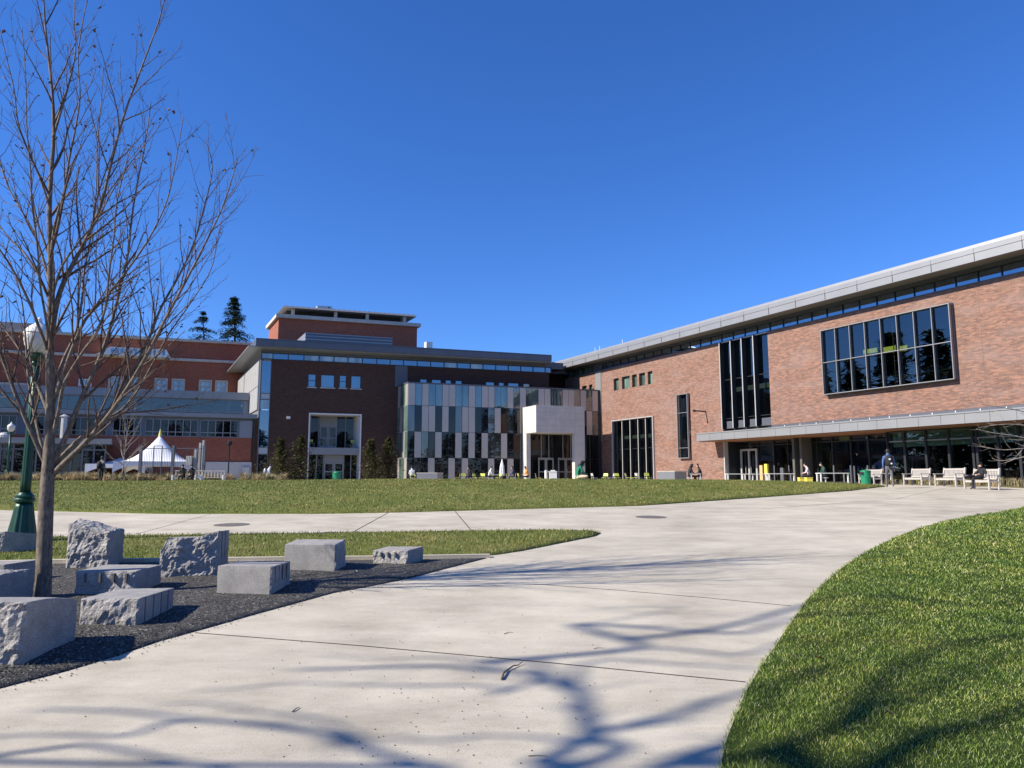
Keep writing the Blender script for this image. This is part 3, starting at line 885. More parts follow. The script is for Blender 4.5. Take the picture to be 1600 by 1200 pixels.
# picture window in a projecting silver box frame
o = window(RW, RWR, pw0, pw1, pwb, pwt, -.22, lin(pw0, pw1, 8), (z3,), .05, .22, 'metal', 'glass', .045, name='picture_window', gy=-.2)
m = MB(); m.box(pw0 - .02, pw1 + .02, -.215, .0, pwt + .003, pwt + .03); m.box(pw0 - .02, pw1 + .02, -.215, 0, pwb - .03, pwb - .003)
m.box(pw0 - .03, pw0 - .003, -.215, 0, pwb, pwt); m.box(pw1 + .003, pw1 + .03, -.215, 0, pwb, pwt); m.build('surround', M['metal_dk'], o)
# narrow slot window
o = window(RW, RWR, nw0, nw1, nwb, nwt, -.12, (), (RW.z(1070, 645, 0), RW.z(1070, 700, 0)), .06, .2, 'metal', 'glass', .04, name='slot_window', gy=-.1)
# lower five-light window
lfs = [RW.s(u, 0, 700) for u in (973.5, 986, 998.5, 1010.5)]
window(RW, RWR, lw0, lw1, -.4, lwt, .2, lfs, (RW.z(1000, 700.5, .2),), .09, .12, 'frame_dk', 'glass', .05, name='lounge_window')
m = MB()
for x in lfs:
    m.cur = 1; m.box(x - .04, x + .04, -.07, .1, -.4, lwt - .1); m.cur = 0; m.box(x - .045, x + .045, -.1, -.072, -.4, lwt - .1)  # shade of the fin flanks put into a dark body, lit edge pale
m.box(lw0 - .08, lw1 + .1, -.18, -.003, lwt, lwt + .09); m.box(lw1 + .0, lw1 + .1, -.18, -.003, -.4, lwt); m.box(lw0 - .08, lw0, -.18, -.003, -.4, lwt)
m.build('window_fin', [M['metal_lt'], M['frame_dk']], RWR)
for a, b, v in s5:
    window(RW, RWR, RW.s(a, 0, v), RW.s(b, 0, v), z5b, z5t, .3, (), (), .06, .06, 'frame_dk', 'glass_gr', name='window')
for a, b in ((909.5, 916.5), (920.5, 925.5)):
    window(RW, RWR, RW.s(a, 0, 605), RW.s(b, 0, 605), z5b, z5t - .1, .3, (), (), .06, .06, 'frame_dk', 'glass_gr', name='window')
# canopy
zCB, zCT = RW.z(1440, 666, -2), RW.z(1440, 649.5, -2)
sC0 = RW.s(1088.5, -2, 683)
m = MB(); m.box(sC0, sE + .5, -2.0, -.003, zCB, zCT); m.box(sC0, sE + .5, -2.04, -2.0, zCT - .06, zCT + .03)
can = m.build('canopy', M['metal'], RWR)
m = MB(); m.box(sC0 + .15, sE + .4, -1.9, -.01, zCB - .05, zCB - .003); m.box(sG0 + .1, RW.s(1388, 0), .0, 1.5, zCB - .05, zCB + .02); m.build('wooden_soffit', M['wood_soffit'], can)
m = MB(); x = RW.s(1470, -2, 660); sj = abs(RW.s(1508, -2, 655) - RW.s(1470.5, -2, 655))
while x < sE: x += sj
while x > sC0 + .5: m.box(x, x + .015, -2.006, -1.99, zCB, zCT - .06); x -= sj
m.each('seam', M['frame_dk'], can)
m = MB(); x = RW.s(1456, -2, 648)
while x < sE: x += sj
while x > RW.s(1205, -2, 660): m.box(x, x + .05, -2.0, -1.9, zCT + .03, zCT + .13); x -= sj
m.each('bracket', M['white'], can)
m = MB(); m.box(sTW1 + .02, sE, -.03, .3, zCT - .3, zBB - .01); m.box(sTW0, sE, .05, .3, zCB + .02, zCT - .3); m.build('metal_apron', M['metal_dk'], RWR)
# recessed entrance glazing
sR1 = RW.s(1388, .5)
rx = [RW.s(u, 1.5, 730) for u in (1156, 1187, 1211, 1233.5, 1256, 1279, 1303, 1332, 1360)]
window(RW, RWR, sG0 + .25, sR1 + 1.1, -.3, zCB - .05, 1.5, rx, (RW.z(1320, 689, 1.5),), .06, .12, 'frame_dk', 'glass', .07, name='entrance_glazing')
m = MB(); m.box(sG0 - .0, sG0 + .12, -.05, 1.5, -.4, zCB - .06); m.build('corner_post', M['metal_lt'], RWR)
m = MB(); m.box(sG0 + .12, sG0 + .2, .36, 1.5, -.4, zCB - .06); m.build('jamb', M['frame_dk'], RWR)
d0, d1, dm = RW.s(1158.5, 1.4, 720), RW.s(1184.5, 1.4, 720), RW.s(1171.5, 1.4, 720); dt = RW.z(1171, 701.5, 1.4)
m = MB(); w = .16
m.box(d0, d0 + w, 1.28, 1.38, -.3, dt); m.box(d1 - w, d1, 1.28, 1.38, -.3, dt); m.box(dm - w / 2, dm + w / 2, 1.28, 1.38, -.3, dt); m.box(d0 + w, dm - w / 2, 1.28, 1.38, dt - w, dt); m.box(dm + w / 2, d1 - w, 1.28, 1.38, dt - w, dt)
dr = m.build('door', M['metal_lt'], RWR); m = MB()
for x in (dm - .3, dm + .3): m.box(x - .02, x + .02, 1.2, 1.24, .8, 1.4)
m.build('handle', M['metal_lt'], dr)
m = MB()
for u, v in ((1253, 727), (1303, 727), (1210, 727), (1329.5, 727), (1335, 728), (1356, 727), (1233, 727)):
    x = RW.s(u, 1.0, 735); m.tube([(x, 1.0, -.1), (x, 1.0, RW.z(u, v, 1.0))], .06, 8)
m.each('guard_post', M['metal_dk'], RWR)
# glazed room on the right
gx = [RW.s(u, .5, 720) for u in (1416.5, 1450, 1486, 1524, 1530, 1563)]
x = gx[-1]; sp = gx[-1] - gx[-2]
while x + sp < sE: x += sp * .98; gx.append(x)
ztr = RW.z(1486, 686, .5)
window(RW, RWR, sR1, sE, -.3, zCB - .05, .5, gx, (), .08, .2, 'frame_dk', 'glass', .14, name='shopfront')
e = [sR1 + .08] + gx + [sE]; m = MB()
for a, b in zip(e[:-1], e[1:]):
    m.box(a + .07, b - .07, .40, .44, ztr - .04, ztr + .04)
m.build('transom', M['metal'], RWR)
m = MB(); m.box(sR1 + .1, sE - .4, .9, .93, ztr - .35, zCB); m.build('roller_blind', M['blind'], RWR)
m = MB(); m.box(sR1, sR1 + .06, .52, 1.5, -.3, zCB - .05); m.build('side_glazing', M['glass_cl'], RWR)
# things in the windows, belonging to the building
m = MB()
for u0, u1, v0, v1 in ((1348, 1371, 547, 553), (1380, 1400, 543, 550), (1405, 1418, 541, 548)):
    m.box(RW.s(u0, .7, v0), RW.s(u1, .7, v1), .7, 1.1, RW.z(u0, v1 + 1, .7), RW.z(u0, v0, .7))
m.box(RW.s(1312, 1.9, 685), RW.s(1327, 1.9, 685), 1.85, 1.95, RW.z(1320, 689, 1.9), RW.z(1320, 681, 1.9))
m.each('yellow_lamp_shade', M['yellow'], RWR)
for u0, u1, vt in ((1187, 1191.5, 727), (1194.5, 1199, 725)):
    mm = MB(); mm.box(RW.s(u0, .4, 740), RW.s(u1, .4, 740), .4, .6, 0, RW.z(u0, vt, .4))
    o = mm.build('banner_stand', M['yellow'] if u0 > 1190 else simple('tan_board', (.55, .38, .18), .6), None); o.location = RW.o; o.rotation_euler.z = RW.a
    tag(o, 'tall narrow tan display board beside the glass door' if u0 < 1190 else 'tall yellow and white display board right of the tan one', 'display board')
mm = MB(); mm.box(RW.s(1219, .4, 740), RW.s(1224, .4, 740), .4, .6, 0, RW.z(1220, 731, .4)); o = mm.build('display_board', M['metal_dk']); o.location = RW.o; o.rotation_euler.z = RW.a
tag(o, 'grey display board standing under the canopy between the white tables', 'display board')
# wall mounted arm lamp and plaque
m = MB(); x = RW.s(1102.5, 0, 643); zz = RW.z(1102, 643)
m.box(x - 1.55, x, -.08, -.003, zz - .04, zz + .08) if False else m.box(x - .05, x + .05, -1.25, -.003, zz - .05, zz + .06)
m.box(x - .07, x + .07, -1.4, -1.2, zz - .09, zz + .1)
o = m.build('wall_lamp', M['frame_dk']); o.location = RW.o; o.rotation_euler.z = RW.a
tag(o, 'dark arm lamp sticking out of the orange brick wall right of the slot window', 'wall lamp')
m = MB(); a, b = RW.s(1125, 0, 731), RW.s(1129.5, 0, 731); m.box(a, b, -.04, -.002, RW.z(1127, 733), RW.z(1127, 729.5)); o = m.build('plaque', M['bark']); o.location = RW.o; o.rotation_euler.z = RW.a
tag(o, 'small bronze plaque on the brick wall left of the recessed entrance', 'plaque')

# ================= central wing
CWO = PV.world(SCOR, DC)
class Sub(Skew): pass
CWR = empty('brick_building', PV.o, PV.a, 'central dark brick building in shade with clerestory strip and brick rooftop penthouse', 'building')
y0 = DC
zcBT = PV.z(404, 560.5, y0); zcST = PV.z(404, 550, y0)
sBR = PV.s(858, y0, 600)
lo0, lo1 = PV.s(481.5, y0, 680), PV.s(564, y0, 680); lot = PV.z(481.5, 645, y0)
w4 = [(481.8, 494.2, 584, 604.5), (501.8, 523.2, 585, 605), (530.8, 541.8, 586, 605.8), (548.8, 564.5, 586.8, 606.8)]
hs = [(PV.s(a, y0, t), PV.s(b, y0, t), PV.z(a, bb, y0), PV.z(a, t, y0)) for a, b, t, bb in w4]
w8 = [(656.5, 667.8), (674.8, 690), (696.3, 705.8), (711.8, 722.5), (759.3, 773.3), (779.5, 788.5), (794, 811.5), (817.8, 828.5)]
zt = hs[0][3]; zb = hs[0][2]
h8 = [(PV.s(a, y0, 595), PV.s(b, y0, 595), zb, zt) for a, b in w8]
sCW0 = PV.s(421, y0, 650)
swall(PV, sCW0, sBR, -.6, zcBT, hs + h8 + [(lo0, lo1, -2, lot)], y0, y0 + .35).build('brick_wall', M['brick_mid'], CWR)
for i, h in enumerate(hs + h8):
    window(PV, CWR, h[0], h[1], h[2], h[3], y0 + .14, (), (h[2] + (h[3] - h[2]) * .5,) if i % 2 == 0 else (), .05, .08, 'frame_dk', 'glass_blue', name='window', sill=i < 4)
# corner glass column
c0, c1 = PV.s(406.5, y0, 640), sCW0 - .05
zz = [PV.z(413, v, y0) for v in (748, 710, 699, 640, 624, 614.5, 563)]
zz[0] = -.4
m = SB(PV); m.box(SCOR, c0, y0 - .05, y0 + .5, -.6, zcBT); m.box(c1, sCW0, y0 - .04, y0 + .3, -.6, zcBT)
for z in (zz[2], zz[1], zz[4], zz[5]): m.box(c0, c1, y0 - .03, y0 + .1, z - .04, z + .04)
m.each('corner_frame', M['metal_dk'], CWR)
for i, gm in ((0, 'glass_dk'), (2, 'glass_blue'), (3, 'glass_pale'), (5, 'glass_blue')):
    g = SB(PV); g.box(c0, c1, y0 + .05, y0 + .07, zz[i] + .04, zz[i + 1] - .04); g.build('corner_window', M[gm], CWR)
m = SB(PV)
for i in (1, 4): m.box(c0, c1, y0 + .02, y0 + .07, zz[i] + .04, zz[i + 1] - .04)
m.each('spandrel', M['metal_lt'], CWR)
# side wall with light perforated screen
DSE = DL3 + 2
m = SB(PV); m.box(SCOR + .02, SCOR + .3, y0 + .5, DSE, -.6, zcBT + .3); m.build('side_wall', M['metal'], CWR)
m = SB(PV)
zlo = PV.z(400, 602, y0); ymid = solve(lambda y: PV.s(379, y) - SCOR, DC + .1, DC + 60)
m.box(SCOR - .12, SCOR, y0 + .6, ymid, zlo + .05, zcBT - .1); m.box(SCOR - .12, SCOR, y0 + .6, DL2 - .1, PV.z(389, 647, DL2), zlo - .05)
m.box(SCOR - .12, SCOR, ymid + .4, DSE - .2, zlo - 2.5, zcBT - .1)
m.each('side_screen', M['metal_lt'], CWR)
m = SB(PV)
yy = y0 + 1.2
while yy < DSE - .5: m.box(SCOR - .15, SCOR - .122, yy, yy + .05, zlo - 2.3, zcBT - .15); yy += 1.35
m.each('screen_post', M['white'], CWR)
# clerestory strip
st = PV.s(862, y0, 580)
mu = [PV.s(u, y0, 560) for u in (426.5, 450.5, 475, 499, 522, 544, 566.5, 589, 610, 631)]
d_ = (mu[-1] - mu[0]) / 9; x = mu[-1] + d_
while x < st: mu.append(x); x += d_
window(PV, CWR, SCOR + .02, st, zcBT, zcST, y0 + .1, mu, (), .07, .1, 'frame_dk', 'glass_blue', .07, name='clerestory_window')
alt = SB(PV); ed = [SCOR + .1] + mu + [st]
for i in (0, 3, 4, 5, 6, 13, 15): alt.box(ed[i] + .08, ed[i + 1] - .05, y0 + .085, y0 + .098, zcBT + .09, zcST - .08)
alt.each('window_blind', M['glass_pale'], CWR)
yf = y0 - 1.8
fB, fT = PV.z(400, 539.5, yf), PV.z(400, 527.8, yf)
rR = PV.s(862, yf, 560)
m = SB(PV); m.box(SCOR, st, y0 - .02, y0 + .3, zcST, fB - .05); m.build('metal_band', M['metal_dk'], CWR)
m = SB(PV); m.box(PV.s(400, yf, 535), rR, yf, DL3 + 6, fB, fT); rf = m.build('roof', M['metal_dk'], CWR)
m = SB(PV); m.box(PV.s(389, yf, 539.5), rR + .3, yf + .25, DL3 + 6, fB - .10, fB - .003); m.build('soffit', M['metal'], rf)
m = SB(PV); x0_ = PV.s(400, yf, 535); x = PV.s(427, yf, 535); d_ = PV.s(475.5, yf, 535) - x
while x < rR: m.box(x, x + .02, yf - .006, yf + .01, fB, fT); x += d_
m.box(x0_, rR, yf - .01, yf + .01, fT - .12, fT - .09)
m.build('seam', M['frame_dk'], rf)
m = SB(PV); m.box(PV.s(617, y0, 590), PV.s(636.5, y0, 590), y0 - .06, y0 - .003, PV.z(620, 604, y0), zcBT - .02); m.build('metal_panel', M['metal_dk'], CWR)
# loggia
m = SB(PV); t = .12
m.box(lo0, lo0 + t, y0 - .1, y0 + 3, -.6, lot); m.box(lo1 - t, lo1, y0 - .1, y0 + 3, -.6, lot); m.box(lo0 + t, lo1 - t, y0 - .1, y0 + 3, lot - t, lot)
m.build('loggia_lining', M['white'], CWR)
lf = PV.z(481, 699, y0); lb = PV.z(481, 710, y0)
m = SB(PV); m.box(lo0 + t, lo1 - t, y0 - .02, y0 + 3, lb, lf); m.build('balcony_floor', M['metal'], CWR)
m = SB(PV); m.box(lo0 + t, lo1 - t, y0 + 2.6, y0 + 2.7, lf, lot - t); m.box(lo0 + t, lo1 - t, y0 + .9, y0 + 1.0, -.6, lb)
m.each('loggia_glazing', M['glass_dk'], CWR)
m = SB(PV)
for u in (485, 498, 540): x = PV.s(u, y0 + 2.5, 670); m.box(x - .04, x + .04, y0 + 2.5, y0 + 2.6, lf, lot - t)
for u in (494, 505, 537, 548): x = PV.s(u, y0 + .8, 730); m.box(x - .04, x + .04, y0 + .8, y0 + .9, -.6, lb)
m.each('loggia_mullion', M['metal'], CWR)
def double_door(fr, parent, x0, x1, z0, zd, zt, y, mat='metal'):
    m = SB(fr); xm = (x0 + x1) / 2; w = .13
    if zt > zd: m.box(x0, x1, y - .05, y, zd, zt)
    for a, b in ((x0, xm - .01), (xm + .01, x1)):
        m.box(a, a + w, y - .06, y, z0, zd - .01); m.box(b - w, b, y - .06, y, z0, zd - .01)
        m.box(a + w, b - w, y - .06, y, zd - w, zd - .01); m.box(a + w, b - w, y - .06, y, z0, z0 + .3); m.box(a + w, b - w, y - .06, y, z0 + 1.0, z0 + 1.12)
    o = m.build('door', M[mat], parent)
    g = SB(fr); g.box(x0 + .05, x1 - .05, y - .03, y - .02, z0 + .2, zd - .1); g.build('door_glass', M['glass_dk'], o)
    h = SB(fr)
    for x in (xm - .12, xm + .12): h.box(x - .02, x + .02, y - .13, y - .09, z0 + .9, z0 + 1.3)
    h.build('handle', M['metal_lt'], o)
    return o
double_door(PV, CWR, PV.s(499, y0 + 2.5, 680), PV.s(526, y0 + 2.5, 680), lf, PV.z(512, 666, y0 + 2.5), PV.z(512, 650, y0 + 2.5), y0 + 2.5)
double_door(PV, CWR, PV.s(506, y0 + .8, 730), PV.s(536.5, y0 + .8, 730), .02, PV.z(520, 723, y0 + .8), lb - .02, y0 + .8)
# corner link behind
yl = y0 + 6.5
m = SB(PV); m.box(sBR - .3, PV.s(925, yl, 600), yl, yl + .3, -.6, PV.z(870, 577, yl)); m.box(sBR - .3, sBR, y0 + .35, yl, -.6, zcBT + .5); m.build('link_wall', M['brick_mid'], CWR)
m = SB(PV); m.box(rR + .01, PV.s(879.5, yf + 3, 570), yf + 2.9, yl + 2, PV.z(870, 577, yf + 3), PV.z(870, 567, yf + 3)); m.box(sBR, PV.s(905, yl - .5, 600), yl - 1.4, yl - .01, PV.z(870, 584, yl - 1.4), PV.z(870, 581, yl - 1.4)); m.build('link_roof', M['metal_dk'], CWR)
# penthouse
yp_ = y0 + 13
p0, p1 = PV.s(435, yp_, 510), PV.s(651.5, yp_, 530); pt = PV.z(435, 496.5, yp_)
pend = solve(lambda y: PV.s(412.5, y) - p0, yp_ + .1, yp_ + 60)
m = SB(PV); m.box(p0, p1, yp_, pend, fT - .5, pt); pent = m.build('penthouse', M['brick_old'], CWR)
m = SB(PV); c_ = PV.z(435, 491, yp_); m.box(p0 - .35, p1 + .35, yp_ - .35, pend + .35, pt, c_); m.build('coping', M['stone'], pent)
rt = PV.z(437, 476.5, yp_ - .2); rb = PV.z(437, 479.5, yp_ - .2)
m = SB(PV); m.box(p0 + 1.1, p1 - 1.6, yp_ + 1.5, pend - 1, c_ + .003, rb); m.build('penthouse_band', M['dark'], pent)
m = SB(PV); m.hexa([(p0 + .35, yp_ - .2, rb - .0), (p1 - .15, yp_ - .2, rb), (p1 - .15, pend, rb), (p0 + .35, pend, rb), (p0 + .5, yp_ - .05, rt), (p1 - .3, yp_ - .05, rt), (p1 - .3, pend - .2, rt), (p0 + .5, pend - .2, rt)])
m.build('penthouse_roof', M['metal'], pent)
m = SB(PV)
for f_ in (.09, .39, .62, .9): x = p0 + (p1 - p0) * f_; m.box(x, x + .35, yp_ + .3, yp_ + .6, c_, rb)
m.each('roof_post', M['stone'], pent)
m = SB(PV); x = p0 + .7
while x < p1 - .4: m.box(x, x + .3, yp_, yp_ + .3, rt, rt + .05); x += .6
m.build('roof_rib', M['metal_lt'], pent)
m = SB(PV)
for u, r_ in ((500, .3), (510, .45), (516, .25)): x = PV.s(u, yp_ + 3, 478); m.box(x - r_, x + r_, yp_ + 3, yp_ + 4, rt, rt + 1.0)
m.each('roof_vent', M['metal_lt'], pent)
yq = y0 + 6
q0, q1 = PV.s(477.5, yq, 525), PV.s(613, yq, 535); qt = PV.z(477.5, 519.5, yq)
m = SB(PV); m.box(q0, q1, yq, yq + 5, fT - .3, qt); q = m.build('plant_screen', M['louvre'], CWR)
m = SB(PV); z = fT
while z < qt - .1: m.box(q0 - .04, q1 + .04, yq - .05, yq - .002, z, z + .16); z += .34
m.build('louvre', M['metal_dk'], q)
m = SB(PV); q1b = PV.s(671, yq - 2, 540); m.box(q1b - .35, q1b + .35, yq - 2, yq - 1.3, fT - .2, PV.z(671, 534, yq - 2)); m.build('exhaust_box', M['white'], CWR)

# ================= glass pavilion
PVR = empty('glass_pavilion', PV.o, PV.a, 'shaded glass entrance pavilion clad in a chequer of glass and pinkish metal panels', 'building')
cx = [165, 215, 263, 312, 360, 408, 457, 503, 550, 597, 642, 688, 730, 775, 822, 865, 907, 950, 995, 1037, 1080, 1122, 1165, 1207, 1248, 1290, 1330, 1368, 1407, 1443, 1487]
cu = [600 + c / 4.444 for c in cx]
cs = [PV.s(u, 0, 660) for u in cu]
sP0, sP1 = cs[0], cs[-1]
# regular module, as in a real curtain wall
nC = len(cs) - 1
cs = [sP0 + (sP1 - sP0) * k / nC for k in range(nC + 1)]
zr = [PV.z(640, v, 0) for v in (598.5, 633, 674, 715)] + [-.4]
rows = ["MGMGGMMGGMGMMGGMGMGGMMGGMMGMGM", "GGMMGMGGMMGGGMGGGGGGGGGGGGGGMG", "GMGGMGGMGMGMGGMGGGGGGGGGGGGGGG", "GGGMGGMGMGGGMGGMGGGGGGGGGGGGGG"]
glz = [SB(PV), SB(PV), SB(PV)]; mul = SB(PV)
rsn = random.Random(3)
for r in range(4):
    for c in range(nC):
        a, b = cs[c] + .02, cs[c + 1] - .02; zt_, zb_ = zr[r] - .02, zr[r + 1] + .02
        tr_ = rsn.uniform(-.006, .006)
        if rows[r][c] == 'M' or (rows[r][c] == 'M' and 1):
            m = SB(PV); m.box(a, b, -.03 + tr_, .05, zb_, zt_); m.build('cladding_panel', M['panel_pink'], PVR)
        else:
            k = 0 if r == 0 else (1 if (r == 1 and rsn.random() < .5) or (r == 2 and rsn.random() < .3) else 2)  # same glass throughout; mirrored sky and trees put into three tones by row
            t2 = rsn.uniform(-.02, .02)
            glz[k].hexa([(a, 0 + t2 * .3, zb_), (b, 0 - t2 * .3, zb_), (b, .05, zb_), (a, .05, zb_), (a, t2 * .2, zt_), (b, -t2 * .2, zt_), (b, .05, zt_), (a, .05, zt_)])
    mul.box(sP0, sP1, .03, .09, zr[r + 1] - .05, zr[r + 1] + .05)
for c in range(nC + 1): mul.box(cs[c] - .03, cs[c] + .03, .02, .09, zr[4], zr[0])
M['glass_teal'] = glass_mat('teal_glass', None, 0.22, (0.07, 0.10, 0.10), gtint=(0.78, 0.86, 0.84))
M['glass_mid'] = glass_mat('mid_tone_glass', None, 0.13, (0.055, 0.06, 0.055))
for g_, k_ in zip(glz, ('glass_teal', 'glass_mid', 'glass_dk')): g_.each('glass_panel', M[k_], PVR)
mul.build('mullion_grid', M['frame_dk'], PVR)
m = SB(PV); m.box(sP0 - .06, sP1, -.06, .15, zr[0], zr[0] + .12); m.box(sP0 - .06, sP0 + .1, .15, DC - .003, zr[0], zr[0] + .12); m.box(sP0 + .1, sP1, .15, DC - .01, zr[0] - .1, zr[0] + .06)
m.box(sBR + .1, sP1 + .6, DC, DC + 6.4, zr[0] - .1, zr[0] + .06); m.build('roof', M['metal_dk'], PVR)
m = SB(PV); m.box(sP1 + .02, 0.55, -.02, .3, -.5, zr[0] + .1); m.box(sP1 + .05, .55, .3, DC + 6, -.5, zr[0] - .11); m.build('end_panel', M['frame_dk'], PVR)
# left flank
fl = SB(PV); fp = SB(PV); ny = 4
for r in range(4):
    for c in range(ny):
        a = .06 + (DC - .1) * c / ny; b = .06 + (DC - .1) * (c + 1) / ny - .05
        (fp if (r + c) % 3 == 0 else fl).box(sP0 - .03, sP0 + .03, a, b, zr[r + 1] + .04, zr[r] - .04)
fl.each('side_glass', M['glass_gr'], PVR); fp.each('side_panel', M['panel_pink'], PVR)
m = SB(PV)
for c in range(ny + 1): a = .05 + (DC - .1) * c / ny; m.box(sP0 - .035, sP0 + .05, a - .04, a, zr[4], zr[0])
for z in zr[1:4]: m.box(sP0 - .036, sP0 + .05, .05, DC - .05, z - .04, z + .04)
m.build('side_mullion', M['metal'], PVR)
m = SB(PV); m.box(sP0 + .3, sP1 - .1, .4, .5, -.4, zr[0] - .2); m.build('inner_wall', M['dark'], PVR)

# concrete portal
PT = empty('concrete_portal', PV.world(PV.s(875, -PD), -PD), PV.a, 'board marked pale concrete entrance portal standing in front of the glass pavilion', 'portal')
po = PV.s(875, -PD); yo = -PD
def pb(m): m.v = [((x + PV.k * y) - (po + PV.k * yo), (y - yo) * PV.c, z) for x, y, z in m.v]; return m
t0, t1 = PV.s(837.5, yo, 640), PV.s(913.2, yo, 640)
tz = PV.z(838, 633, yo); uz = PV.z(838, 675.5, yo); rl = PV.s(898, yo, 700)
m = MB(); m.box(t0, t1, yo, -.07, uz, tz); pb(m).build('lintel', M['conc_wall'], PT, bevel=.02)
m = MB(); m.box(rl, t1, yo, yo + .55, -.5, uz - .003); pb(m).build('leg', M['conc_wall'], PT, bevel=.02)
ylg = solve(lambda y: PV.s(822.5, y) - t0, yo, 0)
m = MB(); m.box(t0, PV.s(829, ylg, 700), ylg, -.07, -.5, uz - .003); pb(m).build('leg', M['conc_wall'], PT, bevel=.02)
m = MB()
for k in (1, 2, 3): z = uz + (tz - uz) * k / 4; m.box(t0 + .01, t1 - .01, yo - .004, yo + .01, z, z + .02)
for k in range(1, 5): x = t0 + (t1 - t0) * k / 5; m.box(x, x + .02, yo - .004, yo + .01, uz + .02, tz - .02)
pb(m).build('board_joint', simple('concrete_joint', (.33, .32, .31), .9), PT)
# doors inside the portal
for u0, u1 in ((842, 866), (873, 897)):
    o = double_door(PV, PVR, PV.s(u0, -.3, 730), PV.s(u1, -.3, 730), .02, PV.z(850, 716.5, -.3), PV.z(850, 715, -.3), -.12, 'metal')
m = SB(PV)
for u in (846, 858, 880, 892):
    x = PV.s(u, -.2, 690); m.box(x - .04, x + .04, -.14, -.09, zr[3], uz)
m.each('lobby_mullion', M['metal'], PVR)

# ================= left building
LBR = empty('brick_building', PV.world(PV.s(200, DC), DC), PV.a, 'long red brick building at far left with green tinted glass gallery along its front', 'building')
lx = PV.s(200, DC) + PV.k * DC; ly = DC * PV.c
class LB(MB):
    def mesh(self, *a, **k):
        self.v = [((x + PV.k * y) - lx, y * PV.c - ly, z) for x, y, z in self.v]
        return super().mesh(*a, **k)
_SB = SB
def lb_window(x0, x1, z0, z1, y, xs=(), zs=(), fw=.06, fd=.1, fmat='metal', gmat='glass_dk', mw=.05, name='window'):
    global SB
    class T(LB):
        def __init__(self, fr): MB.__init__(self)
    SB = T
    o = window(PV, LBR, x0, x1, z0, z1, y, xs, zs, fw, fd, fmat, gmat, mw, name)
    SB = _SB
    return o
yA = DC
L0 = PV.s(-260, yA, 700); L1 = PV.s(399, yA, 700)
zrb, zrt = PV.z(399, 654.5, yA), PV.z(399, 650.8, yA - .4)
wb, wt = PV.z(372, 683.5, yA), PV.z(372, 657.5, yA)
bands = [(-250, -150), (-140, -45), (-35, 25), (45, 104), (112, 166), (176, 220), (227, 309), (313, 372)]
hl = [(PV.s(a, yA, 670), PV.s(b, yA, 670), wb, wt) for a, b in bands]
m = LB(); w = wall(L0, L1 - .4, -.6, wb - .02, [], yA, yA + .35); m.v, m.f, m.mi = w.v, w.f, w.mi; m.build('lower_brick_wall', M['brick_old'], LBR)
m = LB(); w = wall(L0, L1 - .4, wb - .02, zrb, hl, yA, yA + .3); m.v, m.f, m.mi = w.v, w.f, w.mi; m.build('window_band', M['metal_dk'], LBR)
for h in hl:
    n = max(4, round((h[1] - h[0]) / .62)); lb_window(h[0], h[1], h[2], h[3], yA + .12, lin(h[0], h[1], n), (h[2] + .42,), .05, .1, 'metal', 'glass_dk', .07)
m = LB(); m.box(PV.s(374, yA, 670), PV.s(394, yA, 670), yA - .06, yA - .003, PV.z(380, 684, yA), wt + .02); m.build('blank_panel', M['metal'], LBR)
m = LB(); m.box(PV.s(318, yA, 735), L1 - .3, yA - .15, yA - .003, -.6, PV.z(370, 722, yA)); m.build('concrete_plinth', M['conc_wall'], LBR)
m = LB(); m.box(PV.s(394.5, yA, 700), PV.s(397, yA, 700), yA - .2, yA - .01, -.5, zrb); m.build('downpipe', M['frame_dk'], LBR)
m = LB(); m.box(L0, L1, yA - .5, DL2 + .3, zrb, zrt + .12); m.box(L0, L1, yA - .55, yA - .5, zrb + .05, zrt + .2); m.build('lower_roof', M['metal'], LBR)
# gallery
gy = DL2
g1 = PV.s(381, gy, 640); g0 = PV.s(-120, gy, 640); gb, gt = PV.z(370, 646, gy), PV.z(370, 625.3, gy)
gm = PV.s(359.5, gy) - PV.s(335.5, gy)
lb_window(g0, g1, gb, gt, gy, [g1 - gm * k for k in range(1, int((g1 - g0) / gm) + 1)], (), .06, .1, 'metal', 'glass_cl', .06, 'gallery_window')
m = LB(); m.box(g0, PV.s(388, gy, 620), gy - .5, gy + 6, gt, PV.z(388, 613.8, gy - .5)); m.box(g1, PV.s(388, gy, 640), gy - .1, gy + .3, gb - .3, gt - .003); m.build('gallery_roof', M['metal'], LBR)
m = LB(); m.box(g0, g1, gy + 2.5, gy + 2.7, gb, gt); m.box(g0, g1, gy + .1, gy + 2.5, gb - .2, gb - .05); m.build('gallery_wall', M['blind'], LBR)
m = LB()
for u0, u1 in ((232, 301), (314, 352), (60, 100), (110, 170), (360, 378)): m.box(PV.s(u0, gy + .6, 640), PV.s(u1, gy + .6, 640), gy + .5, gy + .7, gb, gb + (gt - gb) * .55)
m.each('gallery_furniture', M['dark'], LBR)
